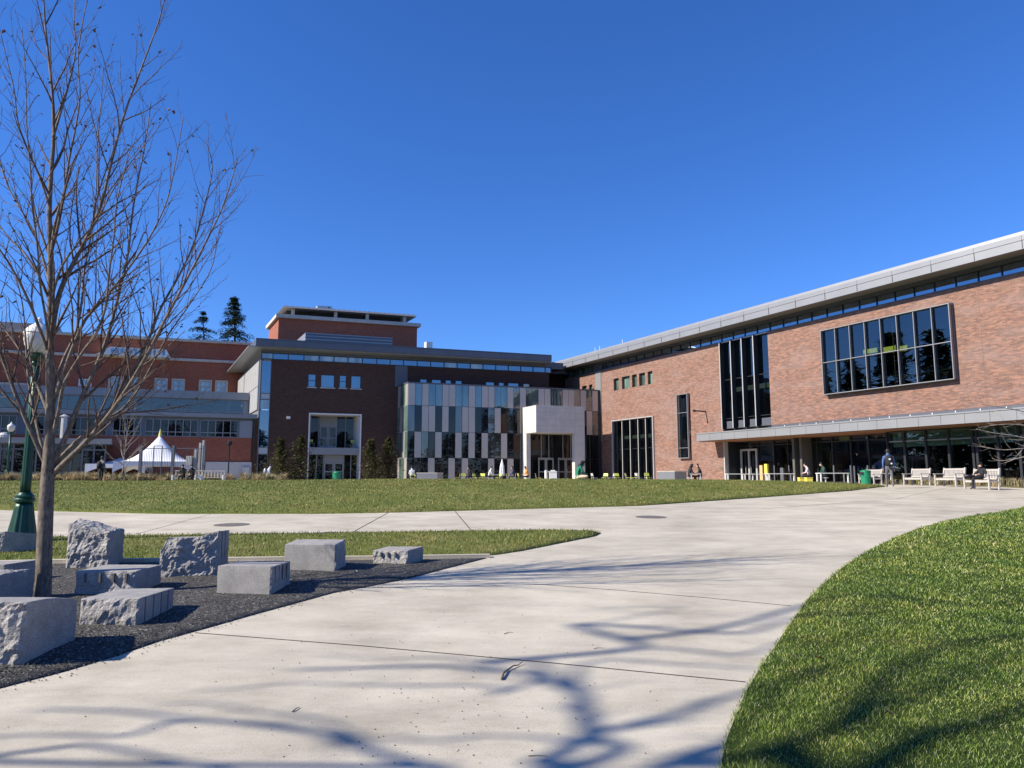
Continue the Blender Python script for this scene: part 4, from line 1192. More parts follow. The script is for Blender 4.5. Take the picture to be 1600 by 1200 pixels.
# upper brick block
yU = DL3
U0 = PV.s(-300, yU, 560); U1 = PV.s(392, yU, 560)
ut = PV.z(391, 539.5, yU); ub = PV.z(391, 537.2, yU)
ww = [(168.6, 190.4), (197, 217), (241, 262), (268, 289), (310.5, 331), (336, 356)]
wz1, wz0 = PV.z(346, 594.5, yU), PV.z(346, 619, yU)
wl = [(45, 58), (88, 103), (122.5, 143)]
hu = [(PV.s(a, yU, 600), PV.s(b, yU, 600), wz0, wz1) for a, b in ww]
hv = [(PV.s(a, yU, 600), PV.s(b, yU, 600), PV.z(130, 603.5, yU), PV.z(130, 592, yU)) for a, b in wl]
m = LB(); w = wall(U0, U1, -.6, ut, hu + hv, yU, yU + .4); m.v, m.f, m.mi = w.v, w.f, w.mi; m.build('upper_brick_wall', M['brick_old'], LBR)
for h in hu: lb_window(h[0], h[1], h[2], h[3], yU + .12, ((h[0] + h[1]) / 2,), ((h[2] + h[3]) / 2 + .1,), .2, .2, 'stone', 'glass_pale', .07)
for h in hv: lb_window(h[0], h[1], h[2], h[3], yU + .12, ((h[0] + h[1]) / 2,), (), .14, .2, 'white', 'glass_blue', .07)
m = LB(); m.box(U0, U1 + .2, yU - .3, yU + 1, ut, ub + .12); m.build('coping', M['stone'], LBR)
bz1, bz0 = PV.z(368, 564.2, yU), PV.z(368, 568, yU)
m = LB(); m.box(U0, U1, yU - .22, yU - .003, bz0, bz1); m.box(U0, PV.s(64, yU, 600), yU - .15, yU - .003, PV.z(20, 602, yU), PV.z(20, 598, yU)); m.build('stone_belt', M['stone'], LBR)
m = LB(); yk = yU + 5; k0 = PV.s(-300, yk, 510); k1 = PV.s(88, yk, 520); kt = PV.z(40, 500, yk)
m.hexa([(k0, yk, ut - 1), (k1 + 1, yk, ut - 1), (k1 + 1, yk + 12, ut - 1), (k0, yk + 12, ut - 1), (k0, yk + 2, kt), (k1, yk + 2, kt), (k1, yk + 10, kt), (k0, yk + 10, kt)]); m.build('slate_roof', M['metal_dk'], LBR)
# white attic monitor in front of the parapet
m = LB(); ym = yU - 1.4
a0, a1, b0, b1 = PV.s(150, ym, 555), PV.s(267, ym, 555), PV.s(172, ym, 543), PV.s(260, ym, 543)
mz0, mz1 = PV.z(200, 555.5, ym), PV.z(200, 543, ym)
m.hexa([(a0, ym, mz0), (a1, ym, mz0), (a1, yU - .01, mz0), (a0, yU - .01, mz0), (b0, ym, mz1), (b1, ym, mz1), (b1, yU - .01, mz1), (b0, yU - .01, mz1)])
mon = m.build('white_oriel', M['white'], LBR)
m = LB(); n = 12
for k in range(n):
    x = b0 + (b1 - b0) * (k + .2) / n; m.box(x, x + (b1 - b0) / n * .55, ym - .02, ym + .05, mz0 + .25, mz1 - .2)
m.build('oriel_pane', M['glass_blue'], mon)
# low entrance block at far left
yE = DC - 4
e0, e1 = PV.s(-280, yE, 700), PV.s(166, yE, 700)
ez0, ez1 = PV.z(100, 693.5, yE), PV.z(100, 686, yE)
m = LB(); m.box(e0, e1 + .4, yE - .8, DC - .01, ez0, ez1); m.box(e0, e1 + .42, yE - .83, yE - .8, ez1 - .12, ez1 + .04); m.build('entrance_roof', M['metal'], LBR)
xs_ = [PV.s(u, yE, 720) for u in (-200, -160, -120, -80, -40, 0, 20, 39, 56, 78, 95, 111, 128, 146)]
lb_window(e0, e1, -.3, ez0, yE, xs_, (PV.z(60, 702, yE), .85), .1, .15, 'metal_dk', 'glass_dk', .14, 'entrance_glazing')
m = LB(); m.box(e1 - .3, e1, yE + .01, DC - .01, -.4, ez0); m.build('entrance_side', M['metal_dk'], LBR)
m = LB()
x = PV.s(100, DC - 1.5, 665); m.tube([(x, DC - 1.5, ez1), (x, DC - 1.5, PV.z(100, 651, DC - 1.5))], .26, 10); m.tube([(x, DC - 1.5, PV.z(100, 651, DC - 1.5)), (x, DC - 1.5, PV.z(100, 647.5, DC - 1.5))], [.42, .1], 10)
x = PV.s(7, DC - 2, 684); m.lathe([(.45, ez1), (.5, ez1 + .35), (.3, ez1 + .55), (.05, ez1 + .6)], 12, (x, DC - 2, 0))
m.each('roof_flue', M['metal_lt'], LBR)
# notice box on the plinth
nb = MB(); a, b = PV.s(378.5, DC, 740), PV.s(389.5, DC, 740)
w_ = (b - a) / 2; nb.box(-w_, w_, -.35, -.17, .35, PV.z(384, 729.5, DC)); o = nb.build('notice_case', M['metal_lt']); o.location = PV.world((a + b) / 2, DC); o.rotation_euler.z = PV.a
m = MB(); m.box(-w_ * .1, w_ * .7, -.36, -.352, 1.0, 1.35); m.box(-w_ * .75, -w_ * .2, -.36, -.352, 1.05, 1.3); m.build('notice_sheet', M['greyplastic'], o)
tag(o, 'pale metal notice case on the concrete plinth left of the glass corner', 'notice case')
# lectern camera on centre brick
# ---------------------------------------------------------------- granite blocks
def zat(u, v, P):
    """height of pixel (u, v) on the vertical through P"""
    d = ray(u, v); t = P.y / d.y
    return EYE + d.z * t

M['drill'] = simple('drill_hole_shade', (.13, .125, .12), .9)
def stone_block(A, B, C, tA, tB, tC, tD, label, rough='f', seed=0, amp=.02, drill=None, top_rough=False, prof=None, sink=.06):
    """A left, B near middle, C right-back base corners (pixels); t* pixel heights of the top corners"""
    a = G(*A); b = G(*B); c = G(*C); dd = a + (c - b)
    za = zat(tA[0], tA[1], a); zb = zat(tB[0], tB[1], b); zc = zat(tC[0], tC[1], c)
    zd = za + zc - zb if tD is None else tD
    cen = (a + b + c + dd) / 4; base = Hf(cen.x, cen.y)
    ang = math.atan2(b.y - a.y, b.x - a.x)
    root_loc = Vector((cen.x, cen.y, base))
    Rm = Matrix.Rotation(-ang, 3, 'Z')
    P = [Rm @ (Vector((q.x, q.y, 0)) - Vector((cen.x, cen.y, 0))) for q in (a, b, c, dd)]
    Z = [z - base for z in (za, zb, zc, zd)]
    nx = max(6, int((P[1] - P[0]).length / .03)); ny = max(5, int((P[2] - P[1]).length / .03)); nz = max(5, int(max(Z) / .03))
    nx, ny, nz = min(nx, 44), min(ny, 36), min(nz, 28)
    def pos(i, j, k):
        x = i / nx; y = j / ny; w = k / nz
        p = (P[0] * (1 - x) + P[1] * x) * (1 - y) + (P[3] * (1 - x) + P[2] * x) * y
        zt = (Z[0] * (1 - x) + Z[1] * x) * (1 - y) + (Z[3] * (1 - x) + Z[2] * x) * y
        if prof: zt += prof(x, y)
        return Vector((p.x, p.y, -sink + (zt + sink) * w))
    idx = {}; vs = []; nrm = []
    def vid(i, j, k):
        if (i, j, k) not in idx:
            idx[(i, j, k)] = len(vs); p = pos(i, j, k)
            n = Vector((0, 0, 0)); r = 0; sides = 0
            if j == 0: n += Vector((0, -1, 0)); r = max(r, 1 if 'f' in rough else .06); sides += 1
            if j == ny: n += Vector((0, 1, 0)); r = max(r, 1 if 'b' in rough else .06); sides += 1
            if i == nx: n += Vector((1, 0, 0)); r = max(r, 1 if 'r' in rough else .06); sides += 1
            if i == 0: n += Vector((-1, 0, 0)); r = max(r, 1 if 'l' in rough else .06); sides += 1
            if k == nz: n += Vector((0, 0, 1)); r = max(r, 1 if 't' in rough else .06); sides += 1
            if n.length: n.normalize()
            q = p * 6 + Vector((seed * 7.3, 0, 0))
            s = noise.noise(q) * .9 + noise.noise(q * 2.7) * .55 + noise.noise(q * 6.1) * .3 - .25
            if sides >= 2: s -= .35
            ax = 'fbrl'
            if sides >= 2 and r < .5: r = .25
            p = p + n * s * amp * r * 1.15
            # drill half-rounds along the top of the rough front face
            vs.append(p); 
        return idx[(i, j, k)]
    fs = []; mi = []
    def face(q, side): fs.append(q); mi.append(0 if side in rough else 1)
    for i in range(nx):
        for k in range(nz):
            face((vid(i, 0, k), vid(i + 1, 0, k), vid(i + 1, 0, k + 1), vid(i, 0, k + 1)), 'f')
            face((vid(i, ny, k + 1), vid(i + 1, ny, k + 1), vid(i + 1, ny, k), vid(i, ny, k)), 'b')
        for j in range(ny): face((vid(i, j, nz), vid(i + 1, j, nz), vid(i + 1, j + 1, nz), vid(i, j + 1, nz)), 't')
    for j in range(ny):
        for k in range(nz):
            face((vid(nx, j, k), vid(nx, j + 1, k), vid(nx, j + 1, k + 1), vid(nx, j, k + 1)), 'r')
            face((vid(0, j, k + 1), vid(0, j + 1, k + 1), vid(0, j + 1, k), vid(0, j, k)), 'l')
    me = bpy.data.meshes.new('granite_block'); me.from_pydata([tuple(v) for v in vs], [], fs)
    me.materials.append(M['granite_rough']); me.materials.append(M['granite_saw'])
    me.polygons.foreach_set('material_index', mi); me.update()
    o = link_mesh('granite_block', me, None, root_loc, ang)
    tag(o, label, 'stone block', 'granite blocks set in the gravel bed')
    if drill:
        m = MB()
        if drill[0] == 'f':
            for x in drill[1]:
                p = P[0] * (1 - x) + P[1] * x; zt = Z[0] * (1 - x) + Z[1] * x + (prof(x, 0) if prof else 0)
                m.box(p.x - .012, p.x + .012, p.y - .022, p.y + .02, zt - drill[2], zt - .03)
        else:
            for y in drill[1]:
                p = P[1] * (1 - y) + P[2] * y; zt = Z[1] * (1 - y) + Z[2] * y + (prof(1, y) if prof else 0)
                m.box(p.x - .02, p.x + .004, p.y - .008, p.y + .008, zt - drill[2], zt - .01)
        m.each('drill_groove', M['drill'], o)
    return o

hump = lambda x, y: .05 * math.sin(min(1, y * 1.0) * math.pi)
stone_block((-62, 1046), (33, 1044), (118, 1003), (-60, 940), (37, 945), (120, 944), None, 'largest near granite block at the lower left corner with a smooth blue-grey side', 'fl', 1, .035, prof=lambda x, y: .04 * math.sin(y * 2.6) + .02 * x)
stone_block((121, 981), (216, 981), (271, 953), (118, 936), (217, 934), (272, 918), None, 'low split granite block in front of the tree with drilled side', 'f', 2, .028, ('r', (.15, .38, .6, .8), .3))
stone_block((115, 932), (210, 932), (251, 916), (117, 892), (210, 892), (250, 882), None, 'flat topped granite block with drill marks along its front edge, behind the low split one', 'f', 3, .02, ('f', (.18, .42, .64, .85), .14))
stone_block((101, 890), (168, 890), (192, 879), (106, 817), (170, 831), (192, 826), None, 'tallest upright granite block just right of the bare tree trunk', 'ft', 4, .035, prof=lambda x, y: .05 * math.sin(y * 3.1) * (1 - x))
def wedge(x, y): return -.14 * max(0, .72 - x) / .72 if x < .72 else 0.0
stone_block((247, 905), (339, 902), (356, 891), (247, 829), (339, 829), (356, 828), None, 'rough wedge shaped granite block whose top rises to the right', 'f', 5, .035, ('r', (.3, .6), .4), prof=lambda x, y: -.13 * (1 if x < .1 else (0.75 if x < .6 else max(0, (1 - x) / .4 * .75))) - (.12 if x < .07 else 0))
stone_block((338, 930), (424, 933), (453, 915), (340, 884), (425, 885), (453, 877), None, 'smooth pale low granite block nearest the path in the middle', 'r', 6, .012, ('r', (.15, .35, .55, .78), .2))
stone_block((443, 893), (525, 895), (541, 886), (443, 851), (525, 851), (544, 842.5), None, 'big smooth sided granite cube between the low smooth block and the small rough one', 'r', 7, .018)
stone_block((581, 882), (637, 884), (661, 878), (578, 860), (637, 860), (655, 853.5), None, 'smallest granite block with a chipped front at the right end of the bed', 'f', 8, .02, ('f', (.25, .45, .65), .1))
stone_block((-36, 869), (5, 868), (60, 863), (-36, 832), (5, 830), (58, 834), None, 'granite block behind the trunk at the left edge beside the lamp base', 'fl', 9, .015)
stone_block((-70, 915), (4, 915), (60, 905), (-68, 885), (10, 882), (61, 874), None, 'flat granite slab lying in the middle of the left edge group', 'l', 10, .012)
stone_block((-110, 962), (-25, 958), (51, 938), (-108, 905), (-22, 902), (52, 885.5), None, 'dark shaded granite block left of the trunk with a ragged top edge', 'flt', 11, .03)

# ---------------------------------------------------------------- trees
def curve_pts(p, d, L, n, rs, wob, up):
    pts = [p]; d = d.normalized()
    for i in range(n):
        d = (d + Vector((rs.gauss(0, wob), rs.gauss(0, wob), rs.gauss(0, wob) + up))).normalized()
        p = p + d * (L / n); pts.append(p)
    return pts

class Tree:
    def __init__(self, seed): self.rs = random.Random(seed); self.thick = MB(); self.twigs = MB(); self.tips = []
    def path(self, pts, r0, r1, lvl):
        n = len(pts); m = self.thick if lvl <= 1 else self.twigs
        m.tube(pts, [r0 + (r1 - r0) * (i / (n - 1)) ** .8 for i in range(n)], 8 if lvl == 0 else (6 if lvl == 1 else (4 if lvl == 2 else 3)), cap=lvl <= 1)
    def sprout(self, pts, r0, r1, lvl, maxl, num, lenf, ang, up, t0=.15, wob=.08, seg=5):
        """children along a path"""
        rs = self.rs; n = len(pts) - 1
        L = sum((pts[i + 1] - pts[i]).length for i in range(n))
        k = max(1, int(num * L)) if num < 30 else 1
        side = rs.uniform(0, 6.28)
        for c in range(k):
            t = t0 + (1 - t0) * (c + rs.uniform(0, 1)) / k
            f = t * n; i = min(n - 1, int(f)); q = pts[i].lerp(pts[i + 1], f - i)
            d = (pts[i + 1] - pts[i]).normalized()
            side += 2.4 + rs.uniform(-.5, .5)
            o = d.orthogonal().normalized(); w = d.cross(o)
            a = ang * rs.uniform(.7, 1.3)
            dd = d * math.cos(a) + (o * math.cos(side) + w * math.sin(side)) * math.sin(a)
            cl = lenf * (1 - t * .55) * rs.uniform(.5, 1.15) * (L if lvl == 0 else L)
            if cl < .04: continue
            cr0 = (r0 + (r1 - r0) * t) * rs.uniform(.42, .62); cr1 = max(.0016, cr0 * .3)
            cr0 = max(cr0, .0028)
            cp = curve_pts(q, dd, cl, seg, rs, wob, up)
            self.path(cp, cr0, cr1, lvl + 1)
            self.tips.append(cp[-1]); self.tips.append(cp[len(cp) // 2])
            if lvl + 1 < maxl: self.sprout(cp, cr0, cr1, lvl + 1, maxl, self.dens[min(lvl + 1, len(self.dens) - 1)], self.lenf, ang * 1.05, up * .8, .12, wob * 1.2, max(3, seg - 1))

def px_limb(T, pix, Y0, dY, r0, r1, rs):
    """limb traced as (u, v) with depth moving from Y0 by dY over its length"""
    n = len(pix); P = [AT(u, v, Y0 + dY * (i / (n - 1)) ** .9) for i, (u, v) in enumerate(pix)]
    # resample smoothly (Catmull-Rom)
    out = []
    for i in range(n - 1):
        p0 = P[max(0, i - 1)]; p1 = P[i]; p2 = P[i + 1]; p3 = P[min(n - 1, i + 2)]
        for k in range(4):
            t = k / 4
            out.append(.5 * ((2 * p1) + (p2 - p0) * t + (2 * p0 - 5 * p1 + 4 * p2 - p3) * t * t + (3 * p1 - p0 - 3 * p2 + p3) * t ** 3))
    out.append(P[-1])
    return out

TB = G(68, 936); TY = TB.y
T = Tree(11); T.dens = [3.2, 5.8, 7]; T.lenf = .40
trunk = px_limb(T, [(67, 945), (68, 900), (70, 840), (72, 790), (74, 750), (77, 690), (79, 620), (78, 540), (79, 470), (79, 400), (77, 330), (80, 270), (84, 210), (82, 150), (76, 90), (70, 30), (66, -40), (60, -120)], TY, .25, .093, .012, T.rs)
trad = []
nT = len(trunk)
for i in range(nT):
    t = i / (nT - 1)
    r = .098 - .05 * min(1, t / .28) if t < .28 else .056 - .046 * ((t - .28) / .72)
    r = np.interp(t, [0, .02, .10, .22, .30, .45, .6, .8, 1], [.103, .093, .089, .082, .060, .044, .030, .016, .006])
    trad.append(float(r))
T.thick.tube(trunk, trad, 12)
KR = 1.25
limbs = [
 ([(82, 742), (100, 724), (130, 695), (165, 655), (200, 605), (232, 550), (262, 492), (290, 440), (322, 378), (350, 318), (372, 246)], -.9, .034, .004),
 ([(80, 735), (98, 712), (140, 672), (172, 638), (203, 588), (232, 530), (252, 480), (280, 430), (303, 380), (320, 320), (332, 262), (322, 222)], .8, .026, .004),
 ([(84, 722), (104, 680), (124, 630), (147, 580), (165, 535), (178, 490), (190, 440), (200, 395), (206, 340), (214, 290), (226, 230), (236, 160)], .35, .030, .004),
 ([(80, 640), (97, 590), (113, 545), (133, 500), (160, 470), (185, 440), (215, 400), (240, 360), (262, 310), (275, 250), (287, 180)], -.5, .022, .003),
 ([(81, 520), (88, 478), (98, 445), (118, 405), (140, 362), (158, 320), (172, 262), (188, 200), (205, 148), (228, 88), (252, 20), (262, -40)], .3, .030, .004),
 ([(80, 470), (95, 420), (118, 385), (150, 345), (175, 300), (195, 270), (222, 240)], -.6, .014, .003),
 ([(80, 400), (86, 350), (100, 300), (108, 250), (118, 200), (125, 150), (122, 90), (132, 20), (150, -50)], -.4, .016, .003),
 ([(83, 215), (95, 175), (108, 130), (118, 80), (116, 30), (120, -40)], .4, .014, .003),
 ([(76, 735), (58, 695), (40, 655), (22, 610), (4, 560), (-14, 510), (-38, 450), (-52, 380), (-60, 300)], -.5, .028, .004),
 ([(78, 650), (62, 610), (48, 580), (30, 545), (8, 515), (-15, 480), (-40, 430), (-70, 370)], .5, .022, .003),
 ([(79, 560), (64, 520), (48, 478), (30, 440), (10, 405), (-18, 365), (-40, 300), (-48, 230)], -.6, .020, .003),
 ([(78, 470), (60, 430), (38, 395), (14, 372), (-14, 330), (-40, 270)], .3, .018, .003),
 ([(77, 440), (66, 400), (52, 362), (34, 330), (12, 290), (-2, 240), (-10, 170), (-8, 110)], .7, .016, .003),
 ([(79, 330), (70, 300), (56, 262), (42, 230), (28, 190), (22, 140), (10, 90), (-4, 30)], -.4, .013, .003),
 ([(78, 700), (92, 640), (100, 600), (128, 552), (150, 520), (165, 480), (170, 430), (178, 370), (182, 320), (196, 260), (205, 230)], -1.0, .020, .003),
 ([(82, 610), (100, 560), (118, 520), (128, 470), (132, 420), (140, 380), (150, 300), (152, 230), (158, 160), (162, 100)], .9, .018, .003),
 ([(80, 560), (72, 500), (62, 440), (58, 380), (50, 320), (48, 270), (42, 200), (40, 120), (34, 40)], -.8, .014, .003),
 ([(85, 735), (108, 700), (150, 665), (190, 640), (215, 610), (243, 560), (265, 520), (300, 470), (330, 420), (340, 370), (352, 320)], 1.5, .018, .003),
 ([(76, 748), (66, 700), (52, 640), (44, 590), (40, 530), (34, 470), (20, 420), (4, 380)], .9, .020, .003),
]
for pix, dY, r0, r1 in limbs:
    P = px_limb(T, pix, TY + .12, dY, r0, r1, T.rs)
    r0 *= 1.0
    r0 *= 1.25; r1 *= 1.35
    T.path(P, r0, r1, 1)
    T.sprout(P, r0, r1, 1, 3, 5.6, .31, .55, .07, .18, .07, 5)
T.sprout(trunk[24:], .05, .01, 1, 3, 3.2, .26, .6, .08, .05, .07, 5)
base = Vector((TB.x, TB.y, Hf(TB.x, TB.y)))
TR = empty('bare_tree', base, 0, 'tall bare young tree with upright grey branches standing among the granite blocks', 'tree')
def shift(m, b): m.v = [(x - b.x, y - b.y, z - b.z) for x, y, z in m.v]; return m
def split_trunk(): pass
tr = MB(); n12 = len(trunk) * 12 ; 
k = len(T.thick.v)
# trunk ring verts come first in T.thick
tr.v = T.thick.v[:n12]; nf = (len(trunk) - 1) * 12 + 2; tr.f = T.thick.f[:nf]; tr.mi = [0] * nf
lb = MB(); lb.v = T.thick.v[n12:]; lb.f = [[i - n12 for i in f] for f in T.thick.f[nf:]]; lb.mi = [0] * len(lb.f)
shift(tr, base).build('trunk', M['bark'], TR, smooth=True)
lbo = shift(lb, base).build('limbs', M['bark'], TR, smooth=True)
shift(T.twigs, base).build('twigs', M['twig'], TR, smooth=True)
lf = MB(); rs = T.rs
for p in rs.sample(T.tips, min(430, len(T.tips))):
    p = p - base; l = rs.uniform(.022, .055); a = rs.uniform(0, 6.28); t = Vector((math.cos(a), math.sin(a), -1.2)).normalized() * l; s = Vector((-math.sin(a), math.cos(a), 0)) * l * .45
    q = Vector((rs.gauss(0, .3), rs.gauss(0, .3), 0)) * l
    lf.add([p, p + t * .5 + s, p + t + q, p + t * .5 - s, p + t * .55 + q * .9], [(0, 1, 4), (0, 4, 3), (4, 1, 2), (4, 2, 3)])
lf.build('dry_leaves', M['deadleaf'], TR)

def bare_tree(name, base, h, seed, spread, label, group=None, mats=('bark', 'twig'), lvls=3, dens=(1.3, 2.2, 3.2), nl=12, r=None, t0=.25, up=.09, thick=1.0):
    T = Tree(seed); T.dens = dens; T.lenf = .42; rs = T.rs; r = r or h * .014
    tp = curve_pts(Vector((0, 0, -.1)), Vector((rs.gauss(0, .03), rs.gauss(0, .03), 1)), h * .95, 12, rs, .035, .02)
    T.thick.tube(tp, [r * (1.25 if i == 0 else 1 - i / 13) for i in range(13)], 10)
    ntv, ntf = len(T.thick.v), len(T.thick.f)
    sa = rs.uniform(0, 6)
    for k in range(nl):
        t = t0 + (.92 - t0) * k / nl + rs.uniform(0, .04); i = int(t * 12); q = tp[i].lerp(tp[min(12, i + 1)], t * 12 - i)
        sa += 2.4 + rs.uniform(-.3, .3); el = rs.uniform(.55, .9) + t * .25
        d = Vector((math.cos(sa) * math.cos(el), math.sin(sa) * math.cos(el), math.sin(el)))
        L = spread * (1.15 - t * .75) * rs.uniform(.8, 1.15); rr = r * (1 - t) * .62 * thick + .006
        cp = curve_pts(q, d, L, 8, rs, .09, up * .6)
        T.path(cp, rr, .005, 1); T.sprout(cp, rr, .005, 1, lvls, dens[0], .42, .6, up, .15, .09, 5)
    o = empty(name, base, 0, label, 'tree', group)
    a = MB(); a.v = T.thick.v[:ntv]; a.f = T.thick.f[:ntf]; a.mi = [0] * ntf
    b = MB(); b.v = T.thick.v[ntv:]; b.f = [[i - ntv for i in f] for f in T.thick.f[ntf:]]; b.mi = [0] * len(b.f)
    a.build('trunk', M[mats[0]], o, smooth=True); b.build('limbs', M[mats[0]], o, smooth=True)
    if T.twigs.v: T.twigs.build('twigs', M[mats[1]], o, smooth=True)
    return o

def gpos(u, Y, z=None):
    p = AT(u, 750, Y); return Vector((p.x, Y, Hf(p.x, Y) if z is None else z))
bare_tree('bare_tree', gpos(190, 54), 5.6, 21, 2.9, 'small pale multi-branched bare tree behind the lawn beside the white marquee', None, ('bark_pale', 'bark_pale'), 3, (2.2, 3, 4), 16, .06, .2, .1)
# bare trees out of frame: the near ones throw the branch shadows on the path and lawn
SH = [ # branch shadows seen on the ground (pixels) with the height of the branch that throws each
 ([(820, 1215), (843, 1191), (879, 1176), (912, 1154), (931, 1146), (987, 1133), (1044, 1120), (1081, 1107), (1140, 1088), (1226, 1070), (1300, 1050)], 8.5, 11.5, .085),
 ([(930, 1190), (925, 1150), (911, 1105), (905, 1084), (862, 1066), (819, 1051), (760, 1047), (680, 1040), (560, 1044), (470, 1046)], 8.8, 11.5, .075),
 ([(960, 1260), (1025, 1199), (1100, 1174), (1131, 1166), (1169, 1139), (1226, 1085), (1272, 1070), (1340, 1040)], 8.0, 12, .06),
 ([(905, 1084), (900, 1060), (905, 1040), (960, 1030), (1040, 1037), (1125, 1041), (1200, 1046), (1276, 1031), (1318, 1039)], 10, 12.5, .05),
 ([(880, 1075), (840, 1030), (900, 1024), (1000, 1012), (1080, 1016), (1160, 1024), (1242, 1000), (1315, 1016), (1361, 993), (1391, 989)], 10.5, 13, .06),
 ([(700, 1240), (665, 1198), (600, 1180), (550, 1160), (475, 1140), (400, 1130), (300, 1124), (200, 1112), (60, 1108)], 7.5, 10, .075),
 ([(600, 1180), (540, 1140), (480, 1120), (400, 1113), (330, 1098), (250, 1100)], 8, 10, .04),
 ([(775, 1085), (775, 1072), (650, 1071), (550, 1070), (450, 1067), (380, 1075), (300, 1080)], 10, 11.5, .045),
 ([(900, 1165), (850, 1152), (750, 1150), (680, 1158), (600, 1150)], 9, 10.5, .05),
 ([(780, 1050), (750, 1035), (720, 1030), (660, 1027), (600, 1030), (500, 1022)], 11, 12.5, .04),
 ([(1000, 1012), (940, 990), (900, 975), (1000, 980), (1150, 990), (1200, 978), (1242, 966), (1292, 962), (1330, 970), (1376, 955)], 12, 14, .10),
 ([(1010, 996), (1100, 985), (1180, 968), (1250, 948), (1310, 938), (1380, 938), (1445, 947), (1502, 955), (1600, 948)], 12.3, 15, .10),
 ([(1060, 1190), (1120, 1190), (1180, 1186), (1253, 1170), (1330, 1146), (1399, 1116), (1445, 1100), (1483, 1075), (1541, 1050), (1610, 1030)], 9.5, 14.5, .13),
 ([(1330, 1240), (1418, 1192), (1483, 1158), (1541, 1146), (1600, 1123), (1680, 1100)], 11, 14, .20),
 ([(1330, 1146), (1372, 1100), (1410, 1060), (1460, 1030), (1530, 1012), (1640, 1000)], 12.0, 14.5, .14),
 ([(0, 1190), (80, 1170), (150, 1165), (300, 1195), (380, 1215)], 6.5, 7.5, .06), ([(300, 1124), (200, 1150), (100, 1148), (0, 1150), (-80, 1160)], 8, 9, .05),
 ([(1060, 950), (1000, 948), (930, 952), (1100, 962), (1240, 955)], 13.5, 15, .03)]
ST = Tree(41); ST.dens = (2, 2.2, 2.6); ST.lenf = .34
tb = Vector((-17.6, -2.6, -.1)); tt = [tb + Vector((.22 * i + .12 * math.sin(i), .12 * i, 1.12 * i)) for i in range(12)]
ST.thick.tube(tt, [.36 - .022 * i for i in range(12)], 12); ntv, ntf = len(ST.thick.v), len(ST.thick.f)
LP = []
for pix, h0, h1, r0 in SH:
    P = []; n = len(pix)
    for i, (u, v) in enumerate(pix):
        g = G(u, v); h = h0 + (h1 - h0) * i / (n - 1); P.append(Vector((g.x, g.y, g.z)) + SUN_TO * (h / SUN_TO.z))
    j = min(range(3, 12), key=lambda k: (tt[k] - P[0]).length + abs(tt[k].z - P[0].z + 1.8) * 1.5)
    mid = tt[j].lerp(P[0], .55) + Vector((0, -.3, .1)); L0 = [tt[j], tt[j].lerp(mid, .5) + Vector((0, 0, .25)), mid] + P
    if len(LP) > 2:
        q_ = min((q for l_ in LP for q in l_[4:]), key=lambda q: (q - P[0]).length + (2 if q.z > P[0].z + .3 else 0))
        if (q_ - P[0]).length < (tt[j] - P[0]).length: L0 = [q_] + P
    out = []
    for i in range(len(L0) - 1):
        p0, p1, p2, p3 = L0[max(0, i - 1)], L0[i], L0[i + 1], L0[min(len(L0) - 1, i + 2)]
        for k in range(3):
            t = k / 3; out.append(.5 * ((2 * p1) + (p2 - p0) * t + (2 * p0 - 5 * p1 + 4 * p2 - p3) * t * t + (3 * p1 - p0 - 3 * p2 + p3) * t ** 3))
    out.append(L0[-1]); LP.append(out); r0 = r0 if len(LP) < 4 else r0 * .72; ST.path(out, r0 * .85, r0 * .42, 1); ST.sprout(out[6:], r0 * .6, r0 * .3, 1, 3, 1.1, .13, .7, .05, .05, .09, 5)
o = empty('bare_tree', tb, 0, 'big bare tree left of the camera whose branches shade the near path', 'tree')
a = MB(); a.v = ST.thick.v[:ntv]; a.f = ST.thick.f[:ntf]; a.mi = [0] * ntf
b = MB(); b.v = ST.thick.v[ntv:]; b.f = [[i - ntv for i in f] for f in ST.thick.f[ntf:]]; b.mi = [0] * len(b.f)
shift(a, tb).build('trunk', M['bark'], o, smooth=True); shift(b, tb).build('limbs', M['bark'], o, smooth=True); shift(ST.twigs, tb).build('twigs', M['twig'], o, smooth=True)
# tree at the right edge: trunk outside the frame, branches reaching in
RT = Tree(31); RT.dens = (3, 4, 5); RT.lenf = .4
rb_ = AT(1705, 768, 27.0); rb_.z = Hf(rb_.x, rb_.y)
rtp = [rb_ + Vector((0.02 * i, .01 * i * i, .55 * i)) for i in range(12)]
RT.thick.tube(rtp, [.11 - .007 * i for i in range(12)], 10); ntv, ntf = len(RT.thick.v), len(RT.thick.f)
for pix, dY in (([(1700, 690), (1660, 668), (1620, 650), (1590, 641), (1560, 636), (1535, 632), (1515, 628)], -.8), ([(1702, 712), (1660, 694), (1620, 688), (1580, 680), (1550, 676), (1525, 670)], .4),
                ([(1702, 728), (1650, 704), (1610, 700), (1570, 703), (1545, 700), (1533, 697)], -.2), ([(1701, 720), (1655, 715), (1615, 712), (1590, 716), (1565, 720), (1550, 716)], .5),
                ([(1704, 660), (1670, 620), (1640, 595), (1615, 580), (1600, 568)], .3), ([(1704, 700), (1760, 660), (1800, 640), (1850, 620)], .3), ([(1700, 700), (1660, 680), (1618, 668), (1585, 663), (1556, 664), (1530, 668)], .1), ([(1706, 640), (1740, 590), (1760, 540), (1770, 480)], .3), ([(1706, 620), (1680, 570), (1660, 530), (1650, 480)], -.3)):
    P = px_limb(RT, pix, 27, dY, .03, .006, RT.rs); RT.path(P, .028, .007, 1); RT.sprout(P, .028, .008, 1, 3, 3.5, .26, .6, .10, .12, .08, 5)
o = empty('bare_tree', rb_, 0, 'bare tree at the right edge, pale branches reaching across the ground floor windows', 'tree')
